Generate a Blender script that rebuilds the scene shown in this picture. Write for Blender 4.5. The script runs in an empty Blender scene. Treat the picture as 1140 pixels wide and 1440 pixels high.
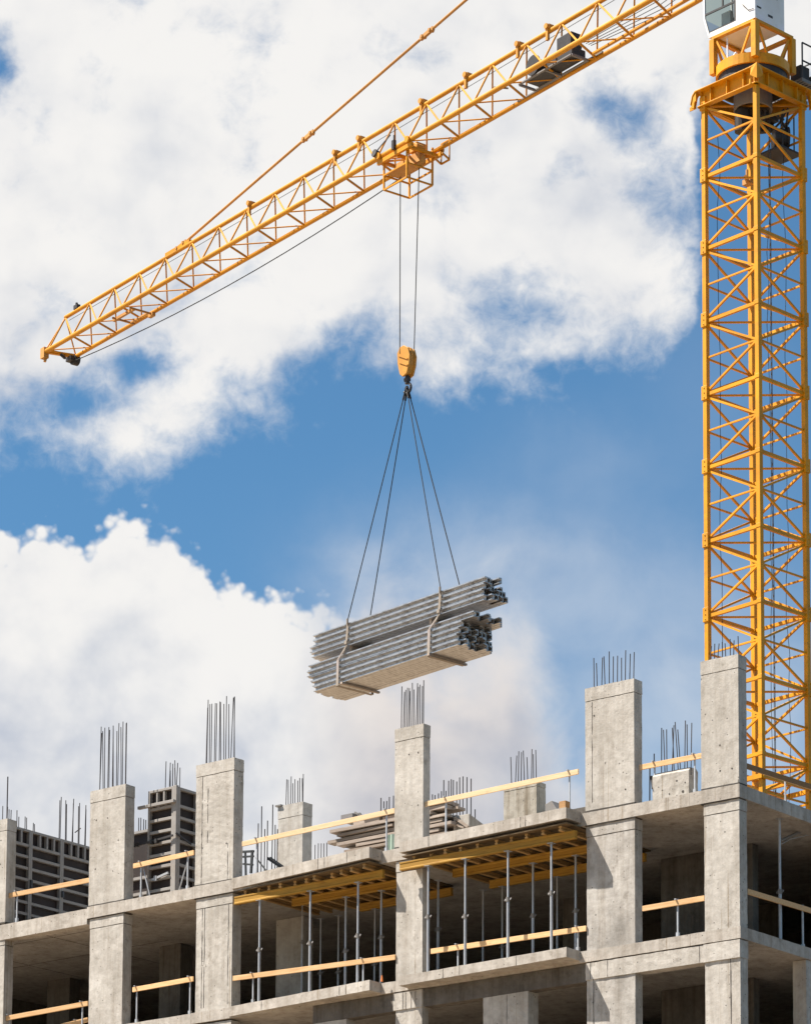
import bpy, bmesh, math, random
from mathutils import Vector, Matrix
random.seed(7)
R = math.radians
SC = bpy.context.scene
COL = SC.collection

# ------------------------------------------------------------------ camera
F_PX, PITCH, ROLL, SHIFT = 4937.3713, R(8.1249297), R(-0.342044), 981.1029   # in pixels of the 1140 x 1440 photo
HC = 2.03                                                                    # eye height over the ground
cam_d = bpy.data.cameras.new('camera'); cam = bpy.data.objects.new('camera', cam_d); COL.objects.link(cam)
cam.location = (0, 0, HC)
cam.rotation_euler = (Matrix.Rotation(R(90) + PITCH, 3, 'X') @ Matrix.Rotation(-ROLL, 3, 'Z')).to_euler()
cam_d.sensor_fit = 'VERTICAL'; cam_d.sensor_height = 36
cam_d.lens = F_PX / 1440 * 36
cam_d.shift_y = SHIFT / 1440
cam_d.clip_start = 0.5; cam_d.clip_end = 20000
SC.camera = cam

# ------------------------------------------------------------------ sun and exposure
SUN_EL = R(57.0)
to_sun = Vector((-math.cos(SUN_EL), 0.03, math.sin(SUN_EL))).normalized()
sun_d = bpy.data.lights.new('sun', 'SUN'); sun = bpy.data.objects.new('sun', sun_d); COL.objects.link(sun)
sun_d.energy = 5.0; sun_d.angle = R(0.5); sun_d.color = (1.0, 0.93, 0.84)
sun.rotation_euler = to_sun.to_track_quat('Z', 'Y').to_euler(); sun.location = (-60, 60, 90)
SC.view_settings.view_transform = 'Standard'; SC.view_settings.look = 'None'
SC.view_settings.gamma = 1.0; SC.view_settings.use_curve_mapping = False
SC.view_settings.exposure = 1.32

# ------------------------------------------------------------------ pixel <-> place helpers (calibrated from the photo)
CB = Vector((6.8172, 70.4413, 21.0))            # top corner of the building's uppermost slab
AL = R(38.825170)
A_DIR = Vector((-math.cos(AL), math.sin(AL), 0)); B_DIR = Vector((math.sin(AL), math.cos(AL), 0))
EYE = Vector((0, 0, HC))
def ray(x, y):
    u, v = x - 570, 720 + SHIFT - y
    c, s = math.cos(ROLL), math.sin(ROLL)
    u, v = u * c + v * s, -u * s + v * c
    return Vector((u / F_PX, math.cos(PITCH) - v / F_PX * math.sin(PITCH), math.sin(PITCH) + v / F_PX * math.cos(PITCH)))
def at(x, y, s=None, t=None, z=None):
    """point of the building frame (s left along the front, t inwards, z over the top slab) seen at a photo pixel"""
    d = ray(x, y); C = CB - EYE
    if t is not None: k = (C.dot(B_DIR) + t) / d.dot(B_DIR)
    elif s is not None: k = (C.dot(A_DIR) + s) / d.dot(A_DIR)
    else: k = (C.z + z) / d.z
    q = d * k - C
    return Vector((q.dot(A_DIR), q.dot(B_DIR), q.z))
def uv(x, y):
    d = ray(x, y); return d.x / d.y, d.z / d.y

# ------------------------------------------------------------------ world: Nishita sky with clouds laid out by direction
W = bpy.data.worlds.new('World'); SC.world = W; W.use_nodes = True
W.cycles.sampling_method = 'MANUAL'; W.cycles.sample_map_resolution = 256
nt = W.node_tree; nt.nodes.clear()
def wn(t, **k):
    n = nt.nodes.new(t)
    for a, b in k.items(): setattr(n, a, b)
    return n
def wl(a, b): nt.links.new(a, b)
def put(inp, v):
    if hasattr(v, 'is_output') or isinstance(v, bpy.types.NodeSocket): wl(v, inp)
    else: inp.default_value = v
def mth(op, a, b=None, c=None, clamp=False):
    n = wn('ShaderNodeMath', operation=op, use_clamp=clamp)
    put(n.inputs[0], a)
    if b is not None: put(n.inputs[1], b)
    if c is not None: put(n.inputs[2], c)
    return n.outputs[0]
def sstep(v, lo, hi):
    n = wn('ShaderNodeMapRange', interpolation_type='SMOOTHSTEP'); put(n.inputs[0], v)
    put(n.inputs[1], lo); put(n.inputs[2], hi); n.inputs[3].default_value = 0; n.inputs[4].default_value = 1
    return n.outputs[0]
def noise(vec, scale, detail=8.0, rough=0.58, dist=0.0, dim='2D'):
    n = wn('ShaderNodeTexNoise', noise_dimensions=dim); wl(vec, n.inputs['Vector'])
    n.inputs['Scale'].default_value = scale; n.inputs['Detail'].default_value = detail
    n.inputs['Roughness'].default_value = rough; n.inputs['Distortion'].default_value = dist
    return n
geo = wn('ShaderNodeTexCoord'); sep = wn('ShaderNodeSeparateXYZ'); wl(geo.outputs['Generated'], sep.inputs[0])
DX, DY, DZ = sep.outputs
ysafe = mth('MAXIMUM', DY, 0.05)
U = mth('DIVIDE', DX, ysafe); V = mth('DIVIDE', DZ, ysafe)
cmb = wn('ShaderNodeCombineXYZ'); wl(U, cmb.inputs[0]); wl(V, cmb.inputs[1])
P0 = cmb.outputs[0]
w1 = noise(P0, 26, 5, 0.6)
vm = wn('ShaderNodeVectorMath', operation='SUBTRACT'); wl(w1.outputs['Color'], vm.inputs[0]); vm.inputs[1].default_value = (0.5, 0.5, 0.5)
vs = wn('ShaderNodeVectorMath', operation='SCALE'); wl(vm.outputs[0], vs.inputs[0]); vs.inputs['Scale'].default_value = 0.022
va = wn('ShaderNodeVectorMath', operation='ADD'); wl(P0, va.inputs[0]); wl(vs.outputs[0], va.inputs[1])
P1 = va.outputs[0]
s1 = wn('ShaderNodeSeparateXYZ'); wl(P1, s1.inputs[0]); WU, WV = s1.outputs[0], s1.outputs[1]
def curve(points, x):
    """v as a function of u through photo points"""
    pts = sorted(((uv(*p)[0] + 0.2) / 0.4, (uv(*p)[1] - 0.1) / 0.5) for p in points)
    n = wn('ShaderNodeFloatCurve'); c = n.mapping.curves[0]
    while len(c.points) < len(pts): c.points.new(0.5, 0.5)
    for q, (a, b) in zip(c.points, pts): q.location = (a, b); q.handle_type = 'AUTO'
    n.mapping.update()
    put(n.inputs['Value'], mth('MULTIPLY_ADD', x, 2.5, 0.5))
    return mth('MULTIPLY_ADD', n.outputs[0], 0.5, 0.1)
def blob(px, py, rx, ry, amp):
    cu, cv = uv(px, py); k = 1 / 5000.0
    a = mth('MULTIPLY', mth('SUBTRACT', WU, cu), 1 / (rx * k)); b = mth('MULTIPLY', mth('SUBTRACT', WV, cv), 1 / (ry * k))
    r2 = mth('ADD', mth('MULTIPLY', a, a), mth('MULTIPLY', b, b))
    return mth('MULTIPLY', mth('POWER', 2.718, mth('MULTIPLY', r2, -1.0)), amp)
def total(l):
    o = l[0]
    for q in l[1:]: o = mth('ADD', o, q)
    return o
fbm = noise(P0, 30, 7, 0.53, 0.2); FB = mth('SUBTRACT', fbm.outputs['Fac'], 0.5)
fine = noise(P0, 150, 5, 0.62, 0.3); FN = mth('SUBTRACT', fine.outputs['Fac'], 0.5)
# upper cloud bank: lies above this lower edge
lowA = curve([(-420, 700), (-120, 640), (0, 632), (90, 648), (180, 610), (250, 622), (310, 585), (390, 560), (450, 520), (540, 500), (620, 500),
              (720, 475), (850, 480), (920, 450), (962, 400), (985, 310), (1000, 190), (1040, 105), (1140, 95), (1400, 60), (1560, 60)], WU)
fA = mth('DIVIDE', mth('SUBTRACT', WV, lowA), 0.0115)
fA = mth('MINIMUM', fA, 2.6)
holes = total([blob(-5, 85, 36, 58, -3.6), blob(605, 82, 65, 30, -1.7), blob(700, 150, 60, 25, -0.8), blob(862, 150, 70, 36, -1.6),
               blob(935, 215, 70, 80, -2.2), blob(800, 238, 34, 26, -1.6), blob(92, 432, 48, 32, -2.0), blob(200, 505, 55, 30, -2.4), blob(120, 555, 62, 38, -2.2),
               blob(945, 290, 40, 40, -1.6), blob(885, 260, 40, 24, -1.2), blob(330, 540, 50, 30, -0.9), blob(1090, 60, 60, 60, 1.4), blob(1045, 330, 70, 120, 1.0),
               blob(1115, 250, 45, 90, 0.9), blob(600, 520, 60, 35, 1.7), blob(740, 475, 90, 40, 1.7), blob(210, 600, 60, 30, 1.3)])
fA = total([fA, holes, mth('MULTIPLY', FB, 5.8), mth('MULTIPLY', FN, 1.9)])
aA = sstep(fA, -1.2, 2.3)
# lower cloud: lies below this upper edge, crisp on the left, dissolving on the right
w2 = noise(P0, 60, 4, 0.55)
topB = curve([(-420, 690), (-120, 735), (0, 728), (100, 736), (195, 714), (250, 742), (300, 790), (360, 812), (420, 828), (480, 838), (560, 835), (660, 850),
              (730, 848), (765, 905), (800, 985), (840, 1080), (900, 1180), (1140, 1300), (1400, 1350), (1560, 1380)],
             mth('MULTIPLY_ADD', mth('SUBTRACT', w2.outputs['Fac'], 0.5), 0.010, mth('MULTIPLY_ADD', mth('SUBTRACT', WU, U), 0.35, U)))
dB = mth('SUBTRACT', topB, mth('MULTIPLY_ADD', mth('SUBTRACT', WV, V), 0.35, V))
soft = sstep(U, uv(380, 800)[0], uv(560, 800)[0])
billow = wn('ShaderNodeTexVoronoi', feature='SMOOTH_F1', voronoi_dimensions='2D'); wl(P0, billow.inputs['Vector']); billow.inputs['Scale'].default_value = 105
billow.inputs['Smoothness'].default_value = 0.35; billow.inputs['Detail'].default_value = 2.0; billow.inputs['Roughness'].default_value = 0.55
BL = mth('SUBTRACT', 0.42, billow.outputs['Distance'])
crisp = mth('ADD', mth('DIVIDE', dB, 0.0034), mth('ADD', mth('MULTIPLY', BL, 3.4), mth('MULTIPLY', FN, 0.6)))
dull = mth('ADD', mth('DIVIDE', dB, 0.022), mth('MULTIPLY', FB, 2.6))
aB = mth('ADD', mth('MULTIPLY', sstep(crisp, -0.5, 1.5), mth('SUBTRACT', 1.0, soft)), mth('MULTIPLY', sstep(dull, -0.7, 1.7), soft))
aB = mth('MULTIPLY', aB, mth('SUBTRACT', 1.0, mth('MULTIPLY', blob(905, 1130, 190, 130, 0.45), 1.0)))
# thin veil over the blue on the lower right
veil = total([blob(960, 1010, 300, 210, 0.42), blob(680, 810, 220, 100, 0.34), blob(820, 650, 120, 70, 0.10), blob(1000, 560, 110, 150, 0.06)])
veil = mth('MULTIPLY', veil, mth('MULTIPLY_ADD', FB, 0.9, 1.0), clamp=True)
alpha = mth('SUBTRACT', 1.0, mth('MULTIPLY', mth('MULTIPLY', mth('SUBTRACT', 1.0, aA), mth('SUBTRACT', 1.0, aB)), mth('SUBTRACT', 1.0, veil)))
# light and dark of the clouds: thick parts and undersides go grey
off = wn('ShaderNodeVectorMath', operation='ADD'); wl(P0, off.inputs[0]); off.inputs[1].default_value = (-0.004, 0.006, 0)
fbm2 = noise(off.outputs[0], 30, 4, 0.5, 0.2)
relief = mth('SUBTRACT', fbm.outputs['Fac'], fbm2.outputs['Fac'])
big = noise(P0, 11, 4, 0.5)
greyB = sstep(dB, 0.012, 0.055)
off3 = wn('ShaderNodeVectorMath', operation='ADD'); wl(P1, off3.inputs[0]); off3.inputs[1].default_value = (-0.011, 0.017, 0)
vol = mth('SUBTRACT', noise(P1, 19, 3, 0.5).outputs['Fac'], noise(off3.outputs[0], 19, 3, 0.5).outputs['Fac'])
lum = total([mth('MULTIPLY', relief, 0.40), mth('MULTIPLY', vol, 0.55), mth('MULTIPLY', mth('SUBTRACT', big.outputs['Fac'], 0.5), 0.42),
             mth('MULTIPLY', mth('MULTIPLY', greyB, aB), -0.17), mth('MULTIPLY', mth('MULTIPLY', mth('SUBTRACT', 1.0, greyB), aB), 0.08),
             mth('MULTIPLY', mth('MULTIPLY', mth('SUBTRACT', 1.0, soft), aB), mth('MULTIPLY', BL, 0.07)), 0.88])
ccol = wn('ShaderNodeMix', data_type='RGBA'); ccol.inputs[6].default_value = (0.50, 0.56, 0.68, 1); ccol.inputs[7].default_value = (1.0, 0.985, 0.965, 1)
put(ccol.inputs[0], sstep(lum, 0.35, 1.0))
CLOUD = 4.75
dusty = wn('ShaderNodeMix', data_type='RGBA', blend_type='MULTIPLY'); put(dusty.inputs[0], mth('MULTIPLY', mth('MULTIPLY', soft, aB), 0.8, clamp=True)); wl(ccol.outputs[2], dusty.inputs[6]); dusty.inputs[7].default_value = (0.86, 0.80, 0.775, 1)
csc = wn('ShaderNodeVectorMath', operation='SCALE'); wl(dusty.outputs[2], csc.inputs[0]); csc.inputs['Scale'].default_value = CLOUD
sky = wn('ShaderNodeTexSky', sky_type='NISHITA'); sky.sun_disc = False
sky.sun_elevation = SUN_EL; sky.sun_rotation = R(-90); sky.altitude = 100; sky.air_density = 1.0; sky.dust_density = 0.4; sky.ozone_density = 2.5
tint = wn('ShaderNodeMix', data_type='RGBA', blend_type='MULTIPLY'); tint.inputs[0].default_value = 1.0
wl(sky.outputs[0], tint.inputs[6]); tint.inputs[7].default_value = (0.37, 0.58, 0.645, 1)
front = sstep(DY, 0.1, 0.5)
# behind and beside the camera: the same broken clouds by direction
nb = noise(geo.outputs['Generated'], 2.2, 4, 0.6, dim='3D'); ab = sstep(nb.outputs['Fac'], 0.45, 0.62)
alpha2 = mth('ADD', mth('MULTIPLY', alpha, front), mth('MULTIPLY', mth('MULTIPLY', ab, 0.16), mth('SUBTRACT', 1.0, front)))
mixw = wn('ShaderNodeMix', data_type='RGBA'); put(mixw.inputs[0], alpha2); wl(tint.outputs[2], mixw.inputs[6]); wl(csc.outputs[0], mixw.inputs[7])
bg = wn('ShaderNodeBackground'); wl(mixw.outputs[2], bg.inputs[0]); bg.inputs[1].default_value = 0.077
wo = wn('ShaderNodeOutputWorld'); wl(bg.outputs[0], wo.inputs[0])

# ------------------------------------------------------------------ materials
class NB:
    def __init__(s, name):
        s.m = bpy.data.materials.new(name); s.m.use_nodes = True; s.t = s.m.node_tree
        s.b = s.t.nodes['Principled BSDF']; s.o = s.t.nodes['Material Output']
        s.tc = s.t.nodes.new('ShaderNodeTexCoord')
    def n(s, typ, **k):
        q = s.t.nodes.new(typ)
        for a, b in k.items(): setattr(q, a, b)
        return q
    def l(s, a, b): s.t.links.new(a, b)
    def mapv(s, sc=(1, 1, 1), src='Object'):
        q = s.n('ShaderNodeMapping'); q.inputs['Scale'].default_value = sc; s.l(s.tc.outputs[src], q.inputs[0]); return q.outputs[0]
    def noise(s, vec, scale, detail=6, rough=0.6):
        q = s.n('ShaderNodeTexNoise'); s.l(vec, q.inputs['Vector']); q.inputs['Scale'].default_value = scale
        q.inputs['Detail'].default_value = detail; q.inputs['Roughness'].default_value = rough; return q.outputs['Fac']
    def ramp(s, fac, stops):
        q = s.n('ShaderNodeValToRGB'); s.l(fac, q.inputs[0]); e = q.color_ramp.elements
        while len(e) < len(stops): e.new(0.5)
        for i, (p, c) in enumerate(stops): e[i].position = p; e[i].color = (c if len(c) == 4 else (*c, 1)) if hasattr(c, '__len__') else (c, c, c, 1)
        return q.outputs[0]
    def mix(s, f, a, b, mode='MIX'):
        q = s.n('ShaderNodeMix', data_type='RGBA', blend_type=mode)
        for i, v in ((0, f), (6, a), (7, b)):
            if isinstance(v, bpy.types.NodeSocket): s.l(v, q.inputs[i])
            else: q.inputs[i].default_value = v if i == 0 else (*v, 1)
        return q.outputs[2]
    def bump(s, h, st, d=0.01):
        q = s.n('ShaderNodeBump'); s.l(h, q.inputs['Height']); q.inputs['Strength'].default_value = st; q.inputs['Distance'].default_value = d
        s.l(q.outputs[0], s.b.inputs['Normal'])
    def base(s, c):
        if isinstance(c, bpy.types.NodeSocket): s.l(c, s.b.inputs['Base Color'])
        else: s.b.inputs['Base Color'].default_value = (*c, 1)
    def set(s, **k):
        for a, b in k.items(): s.b.inputs[a.replace('_', ' ')].default_value = b
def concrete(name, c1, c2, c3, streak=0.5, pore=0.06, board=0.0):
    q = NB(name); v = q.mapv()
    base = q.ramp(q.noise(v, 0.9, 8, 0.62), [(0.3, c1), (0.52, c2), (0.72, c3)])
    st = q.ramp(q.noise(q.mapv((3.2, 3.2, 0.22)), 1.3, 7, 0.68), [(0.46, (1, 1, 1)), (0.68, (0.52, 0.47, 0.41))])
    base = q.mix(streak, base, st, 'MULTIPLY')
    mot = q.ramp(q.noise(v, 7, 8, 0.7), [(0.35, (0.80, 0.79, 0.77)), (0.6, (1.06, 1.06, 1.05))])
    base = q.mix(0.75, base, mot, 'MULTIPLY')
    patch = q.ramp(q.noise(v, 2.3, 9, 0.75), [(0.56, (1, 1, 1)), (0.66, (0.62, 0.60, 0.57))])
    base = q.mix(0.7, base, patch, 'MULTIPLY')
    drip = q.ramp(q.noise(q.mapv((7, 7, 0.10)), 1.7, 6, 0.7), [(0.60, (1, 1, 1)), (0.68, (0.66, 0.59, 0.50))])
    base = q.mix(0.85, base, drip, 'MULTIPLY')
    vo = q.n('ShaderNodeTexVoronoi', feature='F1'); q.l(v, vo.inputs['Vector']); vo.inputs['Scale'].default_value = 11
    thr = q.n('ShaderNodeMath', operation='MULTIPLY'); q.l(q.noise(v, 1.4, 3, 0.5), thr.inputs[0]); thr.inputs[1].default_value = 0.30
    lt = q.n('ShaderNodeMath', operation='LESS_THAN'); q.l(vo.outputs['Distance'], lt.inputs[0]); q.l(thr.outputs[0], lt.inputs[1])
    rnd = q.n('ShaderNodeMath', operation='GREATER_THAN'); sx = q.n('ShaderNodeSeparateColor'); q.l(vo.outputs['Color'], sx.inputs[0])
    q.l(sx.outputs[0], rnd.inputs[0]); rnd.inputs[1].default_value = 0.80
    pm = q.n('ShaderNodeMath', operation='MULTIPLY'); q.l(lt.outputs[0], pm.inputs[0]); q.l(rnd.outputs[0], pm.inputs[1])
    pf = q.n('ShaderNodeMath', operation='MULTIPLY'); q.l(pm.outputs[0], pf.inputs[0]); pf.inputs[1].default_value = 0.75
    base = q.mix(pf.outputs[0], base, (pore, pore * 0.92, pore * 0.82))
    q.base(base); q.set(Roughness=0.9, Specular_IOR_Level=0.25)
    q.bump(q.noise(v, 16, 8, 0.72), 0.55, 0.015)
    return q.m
M = {}
M['conc'] = concrete('cast_concrete', (0.32, 0.295, 0.26), (0.425, 0.397, 0.36), (0.52, 0.492, 0.452), 0.42)
M['conc_slab'] = concrete('slab_concrete', (0.31, 0.28, 0.245), (0.41, 0.375, 0.335), (0.50, 0.465, 0.42), 0.55)
M['conc_shaded'] = concrete('shade_darkened_concrete', (0.085, 0.076, 0.066), (0.125, 0.112, 0.098), (0.17, 0.155, 0.136), 0.7)  # shade of the bays put into the colour: a darkened copy of the concrete
M['conc_stain'] = concrete('rain_stained_concrete', (0.26, 0.235, 0.19), (0.38, 0.35, 0.30), (0.47, 0.44, 0.39), 1.0)
M['conc_mottle'] = concrete('mottled_concrete', (0.25, 0.235, 0.215), (0.40, 0.375, 0.345), (0.55, 0.525, 0.485), 0.6)
q = NB('seam_dirt'); q.base((0.055, 0.047, 0.04)); q.set(Roughness=0.95); M['seam'] = q.m
def paint(name, c, rough=0.42, dirt=(0.25, 0.12, 0.03), amt=0.5, bump=0.06):
    q = NB(name); v = q.mapv()
    f = q.ramp(q.noise(v, 3.2, 9, 0.72), [(0.50, 0.0), (0.78, 1.0)])
    g = q.ramp(q.noise(v, 0.8, 4, 0.6), [(0.28, (0.74, 0.70, 0.66)), (0.52, (0.96, 0.96, 0.96)), (0.74, (1.10, 1.12, 1.35))])
    b = q.mix(1.0, c, g, 'MULTIPLY')
    fm = q.n('ShaderNodeMath', operation='MULTIPLY'); q.l(f, fm.inputs[0]); fm.inputs[1].default_value = amt
    q.base(q.mix(fm.outputs[0], b, dirt)); q.set(Roughness=rough, Specular_IOR_Level=0.3)
    q.bump(q.noise(v, 30, 5, 0.6), bump, 0.004)
    return q.m
M['yellow'] = paint('yellow_crane_paint', (0.65, 0.285, 0.004), 0.46, (0.20, 0.085, 0.02), 0.75)
M['jib_yellow'] = paint('weathered_jib_paint', (0.60, 0.255, 0.006), 0.5, (0.22, 0.09, 0.02), 0.7)
M['bar_rust'] = paint('rusty_bar_paint', (0.48, 0.24, 0.06), 0.6, (0.2, 0.08, 0.03), 0.8)
M['hook_yellow'] = paint('hook_block_paint', (0.54, 0.25, 0.035), 0.5, (0.16, 0.07, 0.02), 0.6)
M['white'] = paint('white_cab_paint', (0.80, 0.79, 0.77), 0.35, (0.5, 0.47, 0.42), 0.25)
M['dark'] = paint('dark_machine_paint', (0.035, 0.033, 0.034), 0.5, (0.10, 0.08, 0.07), 0.5)
M['rail_dark'] = paint('dark_handrail_paint', (0.05, 0.055, 0.06), 0.5, (0.12, 0.1, 0.09), 0.4)
M['grey_metal'] = paint('grey_platform_metal', (0.20, 0.19, 0.18), 0.55, (0.12, 0.08, 0.05), 0.5)
def metal(name, c, rough, metallic, dirt, amt):
    q = NB(name); v = q.mapv((1, 1, 1)); f = q.ramp(q.noise(v, 5, 8, 0.7), [(0.45, 0.0), (0.75, 1.0)])
    fm = q.n('ShaderNodeMath', operation='MULTIPLY'); q.l(f, fm.inputs[0]); fm.inputs[1].default_value = amt
    q.base(q.mix(fm.outputs[0], c, dirt)); q.set(Roughness=rough, Metallic=metallic); q.bump(q.noise(v, 40, 5, 0.6), 0.1, 0.003)
    return q.m
M['galv'] = metal('galvanised_steel', (0.42, 0.43, 0.45), 0.5, 0.45, (0.20, 0.18, 0.16), 0.6)
M['rebar'] = metal('dark_reinforcing_steel', (0.050, 0.048, 0.052), 0.7, 0.2, (0.10, 0.055, 0.035), 0.6)
M['profile'] = metal('dull_steel_profile', (0.46, 0.455, 0.45), 0.38, 0.7, (0.11, 0.085, 0.07), 0.8)
M['rope'] = metal('black_wire_rope', (0.014, 0.014, 0.015), 0.85, 0.0, (0.03, 0.027, 0.025), 0.5)
M['strap'] = paint('grey_lifting_webbing', (0.30, 0.26, 0.22), 0.85, (0.16, 0.12, 0.09), 0.6)
M['form_frame'] = metal('formwork_frame_steel', (0.27, 0.25, 0.23), 0.6, 0.15, (0.19, 0.165, 0.14), 0.7)
M['form_ply'] = paint('dark_formwork_plywood', (0.026, 0.017, 0.014), 0.6, (0.055, 0.038, 0.03), 0.6)
M['net'] = paint('green_safety_netting', (0.26, 0.34, 0.28), 0.8, (0.3, 0.38, 0.32), 0.6)
M['orange'] = paint('orange_plastic', (0.75, 0.22, 0.05), 0.5)
def wood(name, c1, c2, knots=0.5):
    q = NB(name); v = q.mapv((1.2, 14, 14))
    oi = q.n('ShaderNodeObjectInfo'); ad = q.n('ShaderNodeVectorMath', operation='ADD'); q.l(v, ad.inputs[0])
    cx = q.n('ShaderNodeCombineXYZ'); mu = q.n('ShaderNodeMath', operation='MULTIPLY'); q.l(oi.outputs['Random'], mu.inputs[0]); mu.inputs[1].default_value = 50
    q.l(mu.outputs[0], cx.inputs[0]); q.l(cx.outputs[0], ad.inputs[1])
    b = q.ramp(q.noise(ad.outputs[0], 2.0, 8, 0.65), [(0.32, c1), (0.68, c2)])
    kn = q.ramp(q.noise(q.mapv((1.5, 4, 4)), 2.1, 2, 0.5), [(0.66, (1, 1, 1)), (0.74, (0.55, 0.42, 0.32))])
    b = q.mix(knots, b, kn, 'MULTIPLY')
    b = q.mix(1.0, b, q.ramp(oi.outputs['Random'], [(0.0, (0.74, 0.70, 0.64)), (0.5, (0.95, 0.93, 0.90)), (1.0, (1.08, 1.06, 1.02))]), 'MULTIPLY')
    q.base(b); q.set(Roughness=0.75, Specular_IOR_Level=0.3); q.bump(q.noise(ad.outputs[0], 4, 6, 0.6), 0.2, 0.004)
    return q.m
M['timber'] = wood('fresh_pine_timber', (0.56, 0.33, 0.15), (0.72, 0.49, 0.27))
M['timber_pale'] = wood('pale_pine_timber', (0.60, 0.43, 0.25), (0.74, 0.57, 0.36))
M['timber_brown'] = wood('weathered_timber', (0.26, 0.14, 0.06), (0.38, 0.22, 0.10))
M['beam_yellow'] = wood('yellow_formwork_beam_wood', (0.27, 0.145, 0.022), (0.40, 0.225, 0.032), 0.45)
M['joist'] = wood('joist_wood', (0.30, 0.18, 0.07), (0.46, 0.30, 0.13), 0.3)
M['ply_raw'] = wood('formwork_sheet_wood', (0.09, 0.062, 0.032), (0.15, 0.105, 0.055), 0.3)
M['plank_grey'] = wood('weathered_grey_boards', (0.24, 0.195, 0.165), (0.42, 0.355, 0.305), 0.4)
q = NB('cab_glass'); q.base((0.30, 0.36, 0.38)); q.set(Roughness=0.03, Metallic=0.0)
tr = q.n('ShaderNodeBsdfTransparent'); tr.inputs[0].default_value = (0.64, 0.70, 0.69, 1)
gl = q.n('ShaderNodeBsdfGlossy'); gl.inputs['Roughness'].default_value = 0.02; gl.inputs[0].default_value = (0.9, 0.95, 1, 1)
fr = q.n('ShaderNodeLayerWeight'); fr.inputs[0].default_value = 0.10
mx = q.n('ShaderNodeMixShader'); q.l(fr.outputs[0], mx.inputs[0]); q.l(tr.outputs[0], mx.inputs[1]); q.l(gl.outputs[0], mx.inputs[2]); q.l(mx.outputs[0], q.o.inputs[0])
M['glass'] = q.m
q = NB('bare_site_ground'); v = q.mapv()
q.base(q.ramp(q.noise(v, 0.12, 9, 0.7), [(0.3, (0.19, 0.14, 0.09)), (0.55, (0.27, 0.20, 0.13)), (0.75, (0.34, 0.265, 0.18))])); q.set(Roughness=0.95)
q.bump(q.noise(v, 2.5, 8, 0.7), 0.6, 0.1); M['ground'] = q.m

# ------------------------------------------------------------------ mesh and object helpers
class MB:
    def __init__(s): s.v = []; s.f = []; s.mi = []
    def add(s, vs, fs, mi=0):
        o = len(s.v); s.v += [Vector(q) for q in vs]
        for f in fs: s.f.append([o + i for i in f]); s.mi.append(mi)
        return s
    def box(s, x0, x1, y0, y1, z0, z1, mi=0):
        vs = [(x, y, z) for z in (z0, z1) for x, y in ((x0, y0), (x1, y0), (x1, y1), (x0, y1))]
        return s.add(vs, [(0, 1, 2, 3), (4, 5, 6, 7), (0, 1, 5, 4), (1, 2, 6, 5), (2, 3, 7, 6), (3, 0, 4, 7)], mi)
    def bar(s, p, q, w, h=None, up=(0, 0, 1), mi=0):
        """rectangular bar from p to q"""
        p, q = Vector(p), Vector(q); h = h or w; d = (q - p).normalized(); up = Vector(up)
        if abs(d.dot(up)) > 0.98: up = Vector((1, 0, 0))
        sd = d.cross(up).normalized(); u2 = sd.cross(d).normalized()
        vs = [e + sd * a * w / 2 + u2 * b * h / 2 for e in (p, q) for a, b in ((-1, -1), (1, -1), (1, 1), (-1, 1))]
        return s.add(vs, [(0, 1, 2, 3), (4, 5, 6, 7), (0, 1, 5, 4), (1, 2, 6, 5), (2, 3, 7, 6), (3, 0, 4, 7)], mi)
    def tube(s, p, q, r, n=8, r2=None, mi=0):
        p, q = Vector(p), Vector(q); d = (q - p).normalized(); r2 = r if r2 is None else r2
        a = Vector((0, 0, 1)) if abs(d.z) < 0.95 else Vector((1, 0, 0))
        sd = d.cross(a).normalized(); u2 = sd.cross(d)
        vs = [e + (sd * math.cos(k * 2 * math.pi / n) + u2 * math.sin(k * 2 * math.pi / n)) * rr for e, rr in ((p, r), (q, r2)) for k in range(n)]
        return s.add(vs, [tuple(range(n)), tuple(range(n, 2 * n))] + [(k, (k + 1) % n, n + (k + 1) % n, n + k) for k in range(n)], mi)
    def path(s, pts, r, n=6):
        for a, b in zip(pts, pts[1:]): s.tube(a, b, r, n)
        return s
    def prism(s, poly, axis, lo, hi, mi=0):
        """polygon in the plane across axis, extruded from lo to hi; poly gives the two other coordinates in xyz order"""
        n = len(poly); vs = []
        for c in (lo, hi):
            for a, b in poly: vs.append({'x': (c, a, b), 'y': (a, c, b), 'z': (a, b, c)}[axis])
        return s.add(vs, [tuple(range(n)), tuple(range(n, 2 * n))] + [(k, (k + 1) % n, n + (k + 1) % n, n + k) for k in range(n)], mi)
    def ring(s, c, r0, r1, z0, z1, n=40, mi=0):
        vs = []; 
        for r, z in ((r0, z0), (r1, z0), (r1, z1), (r0, z1)):
            vs += [(c[0] + r * math.cos(2 * math.pi * k / n), c[1] + r * math.sin(2 * math.pi * k / n), z) for k in range(n)]
        fs = [(g * n + k, g * n + (k + 1) % n, ((g + 1) % 4) * n + (k + 1) % n, ((g + 1) % 4) * n + k) for g in range(4) for k in range(n)]
        return s.add(vs, fs, mi)
TEX = bpy.data.textures.new('cast_roughness', 'CLOUDS'); TEX.noise_scale = 0.10; TEX.noise_depth = 3
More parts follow.
